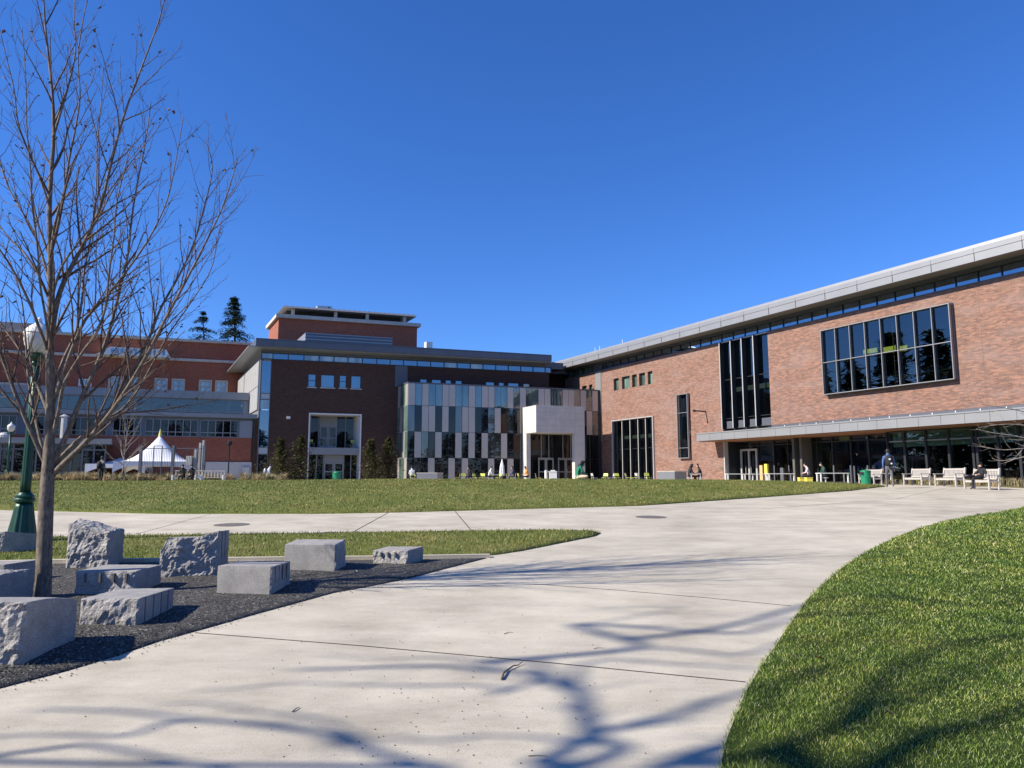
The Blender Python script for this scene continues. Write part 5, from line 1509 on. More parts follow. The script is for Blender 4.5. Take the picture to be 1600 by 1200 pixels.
a = MB(); a.v = RT.thick.v[:ntv]; a.f = RT.thick.f[:ntf]; a.mi = [0] * ntf
b = MB(); b.v = RT.thick.v[ntv:]; b.f = [[i - ntv for i in f] for f in RT.thick.f[ntf:]]; b.mi = [0] * len(b.f)
shift(a, rb_).build('trunk', M['bark_pale'], o, smooth=True); shift(b, rb_).build('limbs', M['bark_pale'], o, smooth=True); shift(RT.twigs, rb_).build('twigs', M['bark_pale'], o, smooth=True)

def conifer(name, base, h, rad, seed, label, mat, group=None, tiers=40, per=7, leafn=26, leaf=.3, droop=.25, ragged=.4, cat='tree', start=.06):
    rs = random.Random(seed); o = empty(name, base, 0, label, cat, group)
    MB().tube([(0, 0, -.2), (rs.gauss(0, .02) * h, 0, h * .5), (0, 0, h * .98)], [h * .018, h * .011, h * .002], 7).build('trunk', M['bark'], o)
    m = MB()
    for t in range(tiers):
        f = (t + rs.random()) / tiers; z = h * (start + (1 - start) * f)
        rr = rad * (1 - f) ** .9 + leaf * .4
        for k in range(per):
            a = rs.uniform(0, 6.28); L = rr * rs.uniform(1 - ragged, 1.08)
            dx, dy = math.cos(a), math.sin(a)
            for q in range(leafn):
                s = L * math.sqrt((q + rs.random()) / leafn)
                zz = z - droop * s * (s / (L + .01)) + rs.gauss(0, leaf * .2) + (.1 * L if s > .8 * L else 0)
                w = leaf * (1.15 - .6 * s / (L + .001)); off = rs.gauss(0, w * .35)
                px_, py_ = dx * s - dy * off, dy * s + dx * off
                th = rs.uniform(0, 6.28); l = w * rs.uniform(.5, 1); tx, ty, tz = math.cos(th) * l, math.sin(th) * l, rs.uniform(-.55, .25) * l
                wx, wy = -math.sin(th) * l * .28, math.cos(th) * l * .28
                m.add([(px_ - wx, py_ - wy, zz), (px_ + wx, py_ + wy, zz), (px_ + tx, py_ + ty, zz + tz)], [(0, 1, 2)])
    m.build('crown', M[mat], o)
    return o
conifer('spruce_tree', gpos(353, 130), 33.0, 15, 1, 'taller dark spruce rising behind the red brick building', 'needle', 'spruces behind the roofs', 52, 11, 32, .8, .4, .5)
conifer('spruce_tree', gpos(303, 136), 31.5, 18, 2, 'shorter sparse spruce left of the taller one behind the roof', 'needle', 'spruces behind the roofs', 38, 9, 28, .75, .42, .6)
for u, v, Y, rr, sd_, lab in ((437, 686, 66.5, 2.5, 3, 'leftmost columnar shrub by the glass corner of the dark brick wing'), (468, 682, 66.5, 2.7, 4, 'narrow pointed shrub just left of the loggia'), (578, 688, 68.5, 2.6, 5, 'shrub just right of the loggia opening'), (606, 685, 69.5, 2.5, 6, 'shrub against the left corner of the glass pavilion')):
    b_ = gpos(u, Y); conifer('evergreen_shrub', b_, AT(u, v, Y).z - b_.z, rr, sd_, lab, 'shrub', 'shrubs against the dark brick wall', 30, 9, 15, .38, -.3, .8, 'shrub', .02)
# evergreens on the far side behind the camera, seen mirrored in the windows
k = 0
protoT = conifer('evergreen_tree', Vector((-150, -95, 0)), 21, 8.5, 9, 'dark evergreens far behind the camera mirrored in the windows', 'needle', 'evergreens behind the camera', 24, 8, 12, 2.8, .3)
rs = random.Random(4)
for i in range(34):
    a = R(150 + i * 6.6) + rs.gauss(0, .02); r = rs.uniform(88, 112)
    c = copy_tree(protoT); c.location = (math.cos(a) * r * 1.1, math.sin(a) * r, 0)
    if c.location.y > 20: c.location.y = rs.uniform(-20, 20); 
    s_ = rs.uniform(.7, 1.1); c.scale = (s_ * 1.3, s_ * 1.3, s_); c.rotation_euler.z = rs.uniform(0, 6)
for i in range(7):
    c = copy_tree(protoT); c.location = (rs.uniform(-104, -118), 34 + i * 9 + rs.uniform(-2, 2), 1.2); s_ = rs.uniform(1.15, 1.5); c.scale = (s_, s_, s_ * 1.15); c.rotation_euler.z = rs.uniform(0, 6)
for i in range(9):
    c = copy_tree(protoT); c.location = (rs.uniform(-88, -100), 6 + i * 7 + rs.uniform(-2, 2), 1.2); s_ = rs.uniform(1.0, 1.25); c.scale = (s_, s_, s_); c.rotation_euler.z = rs.uniform(0, 6)

# ---------------------------------------------------------------- street lamps
def lamp(base, h, label, rz=0):
    o = empty('street_lamp', base, rz, label, 'street lamp', 'green street lamps with frosted globes')
    k = h / 4.8
    pf = [(.31, 0), (.31, .06), (.275, .10), (.25, .30), (.21, .52), (.175, .74), (.16, .84)]
    MB().lathe([(r * k, z * k) for r, z in pf], 48, flute=.10, nf=12).build('base', M['lamp_green'], o, smooth=True)
    MB().lathe([(r * k, z * k) for r, z in [(.17, .84), (.195, .86), (.20, .91), (.175, .94), (.19, .97), (.15, 1.0), (.115, 1.05)]], 24).build('collar', M['lamp_green'], o, smooth=False)
    MB().lathe([(r * k, z * k) for r, z in [(.105, 1.05), (.098, 1.3), (.085, 2.5), (.072, 3.75)]], 40, flute=.13, nf=10).build('pole', M['lamp_green'], o, smooth=True)
    MB().lathe([(r * k, z * k) for r, z in [(.075, 3.75), (.10, 3.77), (.10, 3.80), (.085, 3.83), (.13, 3.87), (.16, 3.91), (.165, 3.94), (.12, 3.97), (.13, 4.0), (.10, 4.02)]], 24).build('capital', M['lamp_green'], o)
    g = MB().lathe([(r * k, z * k) for r, z in [(.11, 4.02), (.15, 4.05), (.24, 4.18), (.265, 4.30), (.27, 4.40), (.265, 4.43)]], 24).build('globe', M['globe'], o, smooth=True)
    MB().lathe([(r * k, z * k) for r, z in [(.275, 4.43), (.28, 4.455), (.265, 4.47), (.255, 4.50), (.19, 4.58), (.11, 4.64), (.07, 4.68), (.045, 4.73), (.05, 4.75), (.02, 4.80)]], 24).build('cap', M['white'], g, smooth=True)
    return o
lb0 = G(33, 849)
LP = lamp(lb0, zat(52, 496, lb0) - lb0.z, 'tall green fluted street lamp right behind the bare tree at the left edge')
print('lamp h', zat(52, 496, lb0) - lb0.z, lb0)
lp2 = AT(10, 755, 58); lp2.z = Hf(lp2.x, lp2.y)
lamp(lp2, 4.8, 'small distant green street lamp near the low glazed entrance at far left')
# ---------------------------------------------------------------- furniture
def bench(loc, rz, label):
    """wooden garden bench, local +y is its front, x its length"""
    o = empty('wooden_bench', loc, rz, label, 'bench', 'weathered wooden benches along the planting bed')
    L = 1.55
    m = MB()
    for k in range(6): y = .0 + k * .082; m.box(-L / 2 + .04, L / 2 - .04, y, y + .066, .41, .44)
    m.box(-L / 2 + .05, L / 2 - .05, .44, .48, .33, .405)
    m.build('seat', M['teak'], o, bevel=.004)
    m = MB(); n = 15
    m.bar((-L / 2 + .05, -.09, .90), (L / 2 - .05, -.09, .90), .05, .09); m.bar((-L / 2 + .05, -.02, .50), (L / 2 - .05, -.02, .50), .045, .06)
    for k in range(n):
        x = -L / 2 + .13 + (L - .26) * k / (n - 1); m.bar((x, -.03, .53), (x, -.09, .86), .055, .018)
    m.build('backrest', M['teak'], o)
    for s in (-1, 1):
        x = s * (L / 2 - .02)
        q = MB(); q.bar((x, -.02, 0), (x, -.02, .45), .075, .075); q.bar((x, -.02, .45), (x, -.11, .98), .075, .07); q.build('leg', M['teak'], o, bevel=.006)
        q = MB(); q.bar((x, .48, 0), (x, .48, .64), .07, .07); q.build('leg', M['teak'], o, bevel=.006)
        q = MB(); q.box(x - .045, x + .045, -.05, .56, .642, .68); q.box(x - .03, x + .03, .02, .444, .33, .40); q.build('armrest', M['teak'], o, bevel=.006)
    return o
BL = [(1365, 47, 'wooden bench farthest along the row, partly hidden by the walking man'), (1438, 43, 'second wooden bench, just right of the walking man'), (1490, 39.4, 'empty wooden bench between the second one and the reclining person'), (1540, 35.0, 'nearest wooden bench with a person in black reclining on it')]
benches = []
for i, (u, Y, lab) in enumerate(BL):
    p = gpos(u, Y); benches.append((p, bench(p, R(90) + R(8), lab)))

def bin_():
    p = gpos(1353, 46.5); p.z = Hf(p.x, p.y)
    o = empty('litter_bin', p, R(20), 'green plastic litter bin at the edge of the lawn by the covered entrance', 'litter bin')
    m = MB().lathe([(.27, 0), (.29, .05), (.30, .45), (.315, .46), (.315, .52), (.30, .53)], 20); m.build('body', M['bin'], o)
    m = MB().lathe([(.305, .532), (.31, .80), (.33, .81), (.32, .87), (.1, .93)], 20); l = m.build('lid', M['bin'], o)
    q = MB(); q.box(-.345, -.29, -.13, .13, .62, .78); q.build('opening', M['black'], l)
    return o
bin_()
p2 = gpos(526, 66)
o = empty('litter_bin', p2, 0, 'round green litter bin in front of the lower loggia doors', 'litter bin')
MB().lathe([(.33, 0), (.36, .05), (.37, .8), (.40, .82), (.40, .88)], 18).build('body', M['bin'], o); MB().lathe([(.38, .882), (.3, 1.0), (.1, 1.03)], 18).build('lid', M['bin'], o)

def chair(loc, rz, label, mat='lime', group=None):
    o = empty('cafe_chair', loc, rz, label, 'chair', group)
    m = MB(); m.box(-.22, .22, -.2, .22, .44, .465); m.build('seat', M[mat], o, bevel=.006)
    m = MB(); m.hexa([(-.21, -.21, .60), (.21, -.21, .60), (.21, -.19, .60), (-.21, -.19, .60), (-.2, -.28, .84), (.2, -.28, .84), (.2, -.26, .84), (-.2, -.26, .84)]); m.build('backrest', M[mat], o)
    for sx in (-1, 1):
        q = MB(); q.tube([(sx * .22, -.22, 0), (sx * .2, -.19, .45), (sx * .2, -.27, .83)], .013, 6); q.build('leg', M['metal_lt'], o)
        q = MB(); q.tube([(sx * .22, .24, 0), (sx * .2, .2, .44)], .013, 6); q.build('leg', M['metal_lt'], o)
    return o
c1_ = chair(Vector((0, 0, 0)), 0, 'x', 'lime'); c2_ = chair(Vector((0, 0, 0)), 0, 'x', 'greyplastic')
used = {c1_: False, c2_: False}
def put(src, loc, rz, label, group):
    o = src if not used[src] else copy_tree(src)
    used[src] = True
    o.location = loc; o.rotation_euler.z = rz; o['label'] = label; o['group'] = group
    return o
lim = 'lime green cafe chairs on the plaza'
rs = random.Random(6)
spots = [(645, 66, 'leftmost lime chair, beside the corner of the glass pavilion'), (652, 67, 'lime chair second from the left, near the pavilion corner'), (661, 65, 'lime chair just left of the pale cubic planter'),
 (714, 67, 'lime chair right of the pale cubic planter'), (724, 66, 'lime chair left of the dark haired seated person'), (744, 67, 'lime chair between the dark haired and the white clad seated people'), (753, 66, 'lime chair under the wide metal panel, right of centre of the pavilion'), (757, 68, 'lime chair tucked behind its neighbour left of the closed parasol'),
 (778, 66, 'lime chair at the left foot of the closed parasol'), (795, 67, 'lime chair right of the closed parasol'), (801, 65.5, 'lime chair left of the dark blue seated person'), (814, 66, 'lime chair left of the orange clad person'), (841, 66, 'lime chair beside the left doors of the portal'), (945, 66, 'lime chair in front of the dark right end of the pavilion'), (965, 64, 'lime chair at the left fin of the lounge window'), (982, 62, 'lime chair in front of the second light of the lounge window'), (992, 61, 'lime chair with a grey one behind it before the lounge window'), (1013, 60, 'lime chair at the right end of the lounge window')]
for u, Y, lab in spots: put(c1_, gpos(u, Y), rs.uniform(0, 6.28), lab, lim)
for u, Y, lab in ((929, 65, 'grey cafe chair right of the portal near the person in green'), (955, 65, 'grey cafe chair between two lime ones left of the lounge window'), (998, 62, 'grey cafe chair in the middle before the lounge window')):
    put(c2_, gpos(u, Y), rs.uniform(0, 6.28), lab, 'grey cafe chairs on the plaza')
zlg = PV.z(490, 699, DC)
for u, lab in ((487, 'lime chair at the left end of the raised loggia'), (552.5, 'lime chair at the right end of the raised loggia')):
    s_ = PV.s(u, DC + 1.0, 690); put(c1_, PV.world(s_, DC + 1.0, zlg), PV.a + R(180 + 15), lab, 'lime chairs in the loggia')

def cafe_table(loc, rz, L, label, mat='white', group='white tables on the plaza'):
    o = empty('cafe_table', loc, rz, label, 'table', group)
    m = MB(); m.box(-L / 2, L / 2, -.36, .36, .70, .745); m.build('tabletop', M[mat], o, bevel=.006)
    for sx in (-1, 1):
        for sy in (-1, 1):
            q = MB(); q.box(sx * (L / 2 - .07) - .035, sx * (L / 2 - .07) + .035, sy * .28 - .035, sy * .28 + .035, 0, .698); q.build('leg', M[mat], o)
    return o
for u, Y, L, lab in ((1155, 56, 2.0, 'white table farthest left under the canopy, before the glass doors'), (1180, 58.0, 1.9, 'white table directly behind the glass doors table'), (1219, 53, 1.9, 'white table in the middle before the recessed entrance'), (1301, 48, 1.9, 'white table left of the green bin'), (1372, 49.5, 1.6, 'white table behind the farthest wooden bench')):
    cafe_table(gpos(u, Y), R(2), L, lab)
cafe_table(gpos(775, 67), 0, .8, 'small table left of the closed parasol', 'greyplastic', 'grey tables on the plaza'); cafe_table(gpos(1086, 55), 0, .8, 'small table between the two seated people by the brick wall', 'greyplastic', 'grey tables on the plaza')
for u, Y, lab in ((1252.5, 51, 'left yellow cube stool under the canopy'), (1263.5, 50, 'right yellow cube stool under the canopy')):
    m = MB(); m.box(-.2, .2, -.2, .2, .03, .42); m.box(-.22, .22, -.22, .22, .42, .46); m.box(-.17, .17, -.17, .17, 0, .03)
    o = m.build('cube_stool', M['yellow'], bevel=.01); o.location = gpos(u, Y); tag(o, lab, 'stool', 'yellow cube stools')

def planter(u0, um, u1, vt, Y, label):
    a = gpos(u0, Y + .5); b = gpos(um, Y); c = gpos(u1, Y + .6)
    h = AT(um, vt, Y).z - b.z
    L = (c - b).length; 
    o = empty('stone_planter', b, math.atan2(c.y - b.y, c.x - b.x), label, 'planter')
    W = abs((a - b).length) * 1.35
    m = MB(); m.v = []; m.box(0, L, 0, W, -.1, h - .08)
    m.v = [(x - y * .8, y, z) for x, y, z in m.v]
    m.build('body', M['white'] if 0 else M['metal'], o, bevel=.01)
    m = MB(); m.box(-.02, L + .02, -.02, W + .02, h - .078, h); m.v = [(x - y * .8, y, z) for x, y, z in m.v]; m.build('top_slab', M['stone'], o, bevel=.01)
    return o
planter(668, 683, 692, 738.5, 64, 'pale grey cubic planter in front of the glass pavilion')
planter(1040, 1054.5, 1073, 736, 60, 'pale grey cubic planter in front of the orange brick wall')
# steel bollards / hydrants before the portal
for u, lab in ((853, 'short white post at the left portal doors'), (864, 'white cubic litter box between the portal doors')):
    p = gpos(u, 68); m = MB()
    if u == 853: m.lathe([(.12, 0), (.12, 1.05), (.14, 1.06), (.14, 1.1), (.05, 1.14)], 12)
    else: m.box(-.35, .35, -.3, .3, 0, .98); m.box(-.38, .38, -.33, .33, .98, 1.05); m.box(-.2, .2, -.1, .1, 1.05, 1.15)
    o = m.build('post' if u == 853 else 'litter_box', M['white'], bevel=.01); o.location = p; tag(o, lab, 'post' if u == 853 else 'litter box')
# closed parasol
p = gpos(784.5, 67); o = empty('parasol', p, 0, 'closed white parasol standing before the glass pavilion', 'parasol')
hh = AT(784, 717, 67).z - p.z
MB().tube([(0, 0, 0), (0, 0, hh * .98)], .03, 8).build('pole', M['metal_lt'], o)
MB().lathe([(.05, .62), (.26, .66), (.23, .9), (.19, 1.5), (.11, hh - .35), (.035, hh - .05), (.02, hh)], 24, flute=.35, nf=6).build('canopy', M['tent'], o, smooth=True)
MB().lathe([(.3, 0), (.3, .06), (.05, .09)], 16).build('foot', M['metal'], o)
# marquee tents
def marquee(loc, W, eave, peak, label, rz=0, pole=True):
    o = empty('white_marquee', loc, rz, label, 'tent', 'white marquees')
    m = MB(); n = 20; vs = []
    def h(x, y):
        d = max(abs(x), abs(y)); d2 = (abs(x) ** 4 + abs(y) ** 4) ** .25
        e = max(0, 1 - d2); return eave + (peak - eave) * (e ** 1.9) + .0
    N_ = 28; M_ = MB()
    for j in range(N_ + 1):
        for i in range(N_ + 1):
            x = -1 + 2 * i / N_; y = -1 + 2 * j / N_
            vs.append((x * W / 2, y * W / 2, h(x, y)))
    fs = [(j * (N_ + 1) + i, j * (N_ + 1) + i + 1, (j + 1) * (N_ + 1) + i + 1, (j + 1) * (N_ + 1) + i) for j in range(N_) for i in range(N_)]
    m.add(vs, fs); m.build('tent_roof', M['tent'], o, smooth=True)
    m = MB(); K = 16
    for sgn, ax in ((-1, 0), (1, 0), (-1, 1), (1, 1)):
        for k in range(K):
            a = -1 + 2 * k / K; b = -1 + 2 * (k + 1) / K
            fa, fb = .34 + .55 * a ** 4, .34 + .55 * b ** 4
            q = [(a * W / 2, sgn * W / 2), (b * W / 2, sgn * W / 2)]
            if ax: q = [(y, x) for x, y in q]
            m.add([(q[0][0], q[0][1], eave - fa), (q[1][0], q[1][1], eave - fb), (q[1][0], q[1][1], eave), (q[0][0], q[0][1], eave)], [(0, 1, 2, 3)])
    m.build('valance', M['tent'], o)
    m = MB()
    for sx in (-1, 1):
        for sy in (-1, 1): MB().box(sx * (W / 2 - .05) - .04, sx * (W / 2 - .05) + .04, sy * (W / 2 - .05) - .04, sy * (W / 2 - .05) + .04, 0, eave - .01).build('tent_leg', M['metal_lt'], o)
    if peak > eave + 1: MB().lathe([(.14, 0), (.10, .2), (.03, .55)], 10, (0, 0, peak - .12)).build('finial', M['yellow'], o)
    return o
ty = 61.0
tp_ = gpos(246, ty); ez = AT(246, 722, ty).z - tp_.z; pz = AT(246, 679, ty).z - tp_.z
W_ = (AT(305, 720, ty - 3).x - AT(190, 720, ty - 3).x)
marquee(tp_, W_, ez, pz, 'white peaked marquee behind the tall metal fence', PV.a)
tq = gpos(186, 66); marquee(tq, W_ * .8, ez * .95, ez + .5, 'lower white marquee roof left of the peaked one, behind the small bare tree', PV.a)
# tall slatted fence before the marquee
fy = 56.0
f0, f1 = gpos(217, fy), gpos(317, fy)
FR = empty('metal_fence', f0, math.atan2((f1 - f0).y, (f1 - f0).x), 'tall grey metal fence of thin bars on wide posts in front of the white marquee', 'fence')
FL = (f1 - f0).length; fh = AT(217, 698, fy).z - f0.z
for u in (217.5, 268.5, 317):
    x = FL * (u - 217) / 100; q = MB(); q.box(x - .1, x + .1, -.08, .08, 0, fh + .1); q.build('fence_post', M['metal_dk'], FR)
m = MB(); x = .2
while x < FL - .15: m.box(x - .008, x + .008, -.008, .008, .5, fh - .15); x += .125
m.build('fence_bars', M['frame_dk'], FR)
m = MB(); m.box(.1, FL - .1, -.02, .02, fh - .15, fh - .09); m.box(.1, FL - .1, -.02, .02, .45, .5); x = FL * .2; m.box(x, x + .05, -.03, .03, .5, fh + .08); m.box(x + FL * .13, x + FL * .13 + .05, -.03, .03, .5, fh + .08); m.box(x, x + FL * .13, -.03, .03, fh + .03, fh + .08)
m.build('fence_rails', M['metal_dk'], FR)
# white patio heaters / equipment right of the fence
m = MB(); p = gpos(311, 57)
m.box(-.45, -.25, -.1, .1, 0, 2.6); m.box(-.1, .05, -.1, .1, .6, 3.1); m.box(.15, .28, -.1, .1, .8, 3.3); m.box(-1.0, -.55, -.2, .2, 1.4, 2.1)
o = m.build('service_cabinet', M['metal_lt'], bevel=.02); o.location = p; tag(o, 'white and grey service cabinets at the right end of the tall metal fence', 'cabinet')
# black lamp post against the brick
p = gpos(356, 64); o = empty('lamp_post', p, 0, 'slim black lamp post before the brick wall left of the notice case', 'lamp post')
MB().tube([(0, 0, 0), (0, 0, 3.2)], .06, 8).build('pole', M['black_metal'], o); MB().lathe([(.16, 3.2), (.22, 3.3), (.22, 3.5), (.1, 3.62)], 12).build('lamp_head', M['black_metal'], o)
# park benches far left with people, bicycles
def small_bench(loc, rz, L, label):
    o = empty('park_bench', loc, rz, label, 'bench', 'pale benches at the far left')
    m = MB(); m.box(-L / 2, L / 2, -.22, .22, .42, .46); m.build('seat', M['teak'], o)
    m = MB()
    for k in range(9): x = -L / 2 + .06 + (L - .12) * k / 8; m.box(x - .03, x + .03, .2, .23, .46, .9)
    m.box(-L / 2, L / 2, .18, .24, .9, .96); m.build('backrest', M['teak'], o)
    for s in (-1, 1): MB().box(s * L / 2 - .05, s * L / 2 + .05, -.24, .24, 0, .64).build('leg', M['white'], o)
    return o
sb1 = gpos(293, 52.5); small_bench(sb1, R(0), 2.0, 'pale bench with two people in dark clothes, before the metal fence')
small_bench(gpos(328, 54), R(0), 2.0, 'empty pale bench right of the two seated people')
def bicycle(loc, rz, label, c):
    o = empty('bicycle', loc, rz, label, 'bicycle')
    for s in (-.52, .52):
        w = MB(); w.tube([(s + .33 * math.cos(a), 0, .34 + .33 * math.sin(a)) for a in np.linspace(0, 2 * math.pi, 17)], .022, 5)
        for k in range(8): a = k * math.pi / 4; w.tube([(s, 0, .34), (s + .32 * math.cos(a), 0, .34 + .32 * math.sin(a))], .004, 3)
        w.build('wheel', M['black'], o)
    f = MB(); f.tube([(-.52, 0, .34), (-.1, 0, .3), (.35, 0, .8), (-.22, 0, .82), (-.1, 0, .3)], .02, 6); f.tube([(-.52, 0, .34), (-.2, 0, .76)], .015, 6); f.tube([(.52, 0, .34), (.36, 0, .85), (.34, 0, .98)], .02, 6); f.build('frame', c, o)
    MB().box(-.36, -.12, -.06, .06, .92, .97).build('saddle', M['black'], o); MB().tube([(.3, -.25, 1.0), (.36, 0, 1.0), (.3, .25, 1.0)], .015, 6).build('handlebar', M['black'], o)
bicycle(gpos(326, 57.5), R(10), 'white bicycle parked behind the empty pale bench', M['white'])
# wall camera
m = MB(); s_ = PV.s(450.5, DC, 652); z_ = PV.z(450, 652.5, DC); m.box(-.08, .08, -.35, -.002, -.06, .1); m.box(-.18, .18, -.42, -.30, -.16, .1)
o = m.build('security_camera', M['white'], bevel=.02); o.location = PV.world(s_, DC, z_); o.rotation_euler.z = PV.a; tag(o, 'small white security camera on the dark brick wall left of the loggia', 'camera')
# manhole covers
for u, v, rr, lab in ((1017, 808, .42, 'round iron manhole cover in the path before the lawn'), (362, 820, .42, 'round iron manhole cover in the cross path beyond the granite blocks')):
    p = G(u, v); o = MB().lathe([(rr, -.02), (rr, .006), (rr * .9, .009), (rr * .88, .006), (rr * .3, .009)], 32).build('manhole_cover', M['iron']); o.location = p + Vector((0, 0, 0.0)); o.rotation_euler.x = math.atan(1.24 / 33); tag(o, lab, 'manhole cover')
# bent twig, small twigs, leaves on the path
def twig(pix, r, label):
    P = [G(u, v) + Vector((0, 0, r * (1 + (i % 2)))) for i, (u, v) in enumerate(pix)]
    m = MB().tube([p - P[0] for p in P], [r * (1 - .7 * i / (len(P) - 1)) for i in range(len(P))], 6); o = m.build('fallen_twig', M['bark'], smooth=True); o.location = P[0]; tag(o, label, 'twig', 'fallen twigs on the path')
twig([(784, 1063), (787, 1055), (793, 1049), (802, 1044), (810, 1041), (816, 1038)], .010, 'largest curved fallen twig on the near path')
twig([(457, 1113), (463, 1109), (468, 1106)], .005, 'small fallen twig lower left of the curved one'); twig([(788, 991), (795, 989), (802, 989)], .004, 'thin fallen twig above the curved one'); twig([(825, 1182), (840, 1182), (856, 1182)], .0035, 'straight thin twig at the bottom of the path'); twig([(928, 1014), (936, 1013), (945, 1013)], .003, 'short thin twig right of the curved one')
def leaf(u, v, s, mat, label, name='fallen_leaf', ex=.03):
    p = G(u, v) + Vector((0, 0, ex)); a = random.uniform(0, 6)
    m = MB(); pts = [(0, -s, 0), (s * .5, -.2 * s, .2 * s), (s * .35, .5 * s, .1 * s), (0, s, .25 * s), (-.35 * s, .5 * s, .1 * s), (-.5 * s, -.2 * s, .2 * s), (0, 0, 0)]
    m.add(pts, [(0, 1, 6), (1, 2, 6), (2, 3, 6), (3, 4, 6), (4, 5, 6), (5, 0, 6)])
    o = m.build(name, mat); o.location = p; o.rotation_euler = (.3, .2, a); tag(o, label, 'leaf')
leaf(1280, 1048, .045, M['leaf_orange'], 'bright orange leaf lying in the near lawn', ex=.1)
leaf(1391, 1134, .04, M['deadleaf'], 'brown leaf lying in the near lawn at lower right', ex=.08)
for u, v, s, lab in ((696, 889, .03, 'pale leaf on the gravel near the path edge'),): pass
for u, v, lab in ((291, 938, 'pale leaf on the dark gravel between the low split block and the smooth low one'), (557, 896, 'small pale leaf on the gravel below the big smooth cube'), (525, 906, 'pale leaf on the gravel right of the smooth low block'), (364, 863, 'pale leaf on the grass strip right of the wedge block')):
    leaf(u, v, .035, M['white'], lab, ex=.03)
rsd = random.Random(77); dm = MB()
for _ in range(260):
    v = rsd.uniform(860, 1195); u = rsd.gauss(680, 130) if rsd.random() < .55 else rsd.uniform(0, 1100)
    if v < 1000 and u < 500: continue
    if u > 1120 - max(0, (v - 1000)) * .1 or u < 0: continue
    if u < 300 and v < 1080: continue
    p = G(u, v); s = rsd.uniform(.002, .0055); a = rsd.uniform(0, 3.14); dm.bar(p + Vector((-math.cos(a) * s, -math.sin(a) * s, .003)), p + Vector((math.cos(a) * s, math.sin(a) * s, .004)), s * .8, .004)
o = dm.build('path_debris', M['deadleaf']); tag(o, 'scattered crumbs of bark and grit on the near path', 'debris', kind='stuff')
# loose gravel stones
gm = MB(); gpoly = GRAV
rsd = random.Random(5); cnt = 0
while cnt < 5200:
    v = 872 + 215 * rsd.random() ** 1.0; u = rsd.uniform(0, 740)
    p = G(u, v); d_, ins_ = poly_dist([(p.x, p.y)], gpoly)
    if not ins_[0]:
        if d_[0] > .22 * rsd.random() ** 2: continue
    cnt += 1; s = rsd.uniform(.006, .013); z = p.z + (.026 if ins_[0] and d_[0] > .1 else .006)
    a = rsd.uniform(0, 3); q = [Vector((math.cos(a + k * 2.09) * s, math.sin(a + k * 2.09) * s * .8, 0)) for k in range(3)]
    c_ = Vector((p.x, p.y, z)); top = c_ + Vector((rsd.gauss(0, s * .3), rsd.gauss(0, s * .3), s * rsd.uniform(.6, 1.1)))
    gm.add([c_ + q[0], c_ + q[1], c_ + q[2], top], [(0, 1, 3), (1, 2, 3), (2, 0, 3)])
o = gm.build('gravel', M['gravel']); tag(o, 'dark loose gravel chips between the granite blocks', 'gravel', kind='stuff')

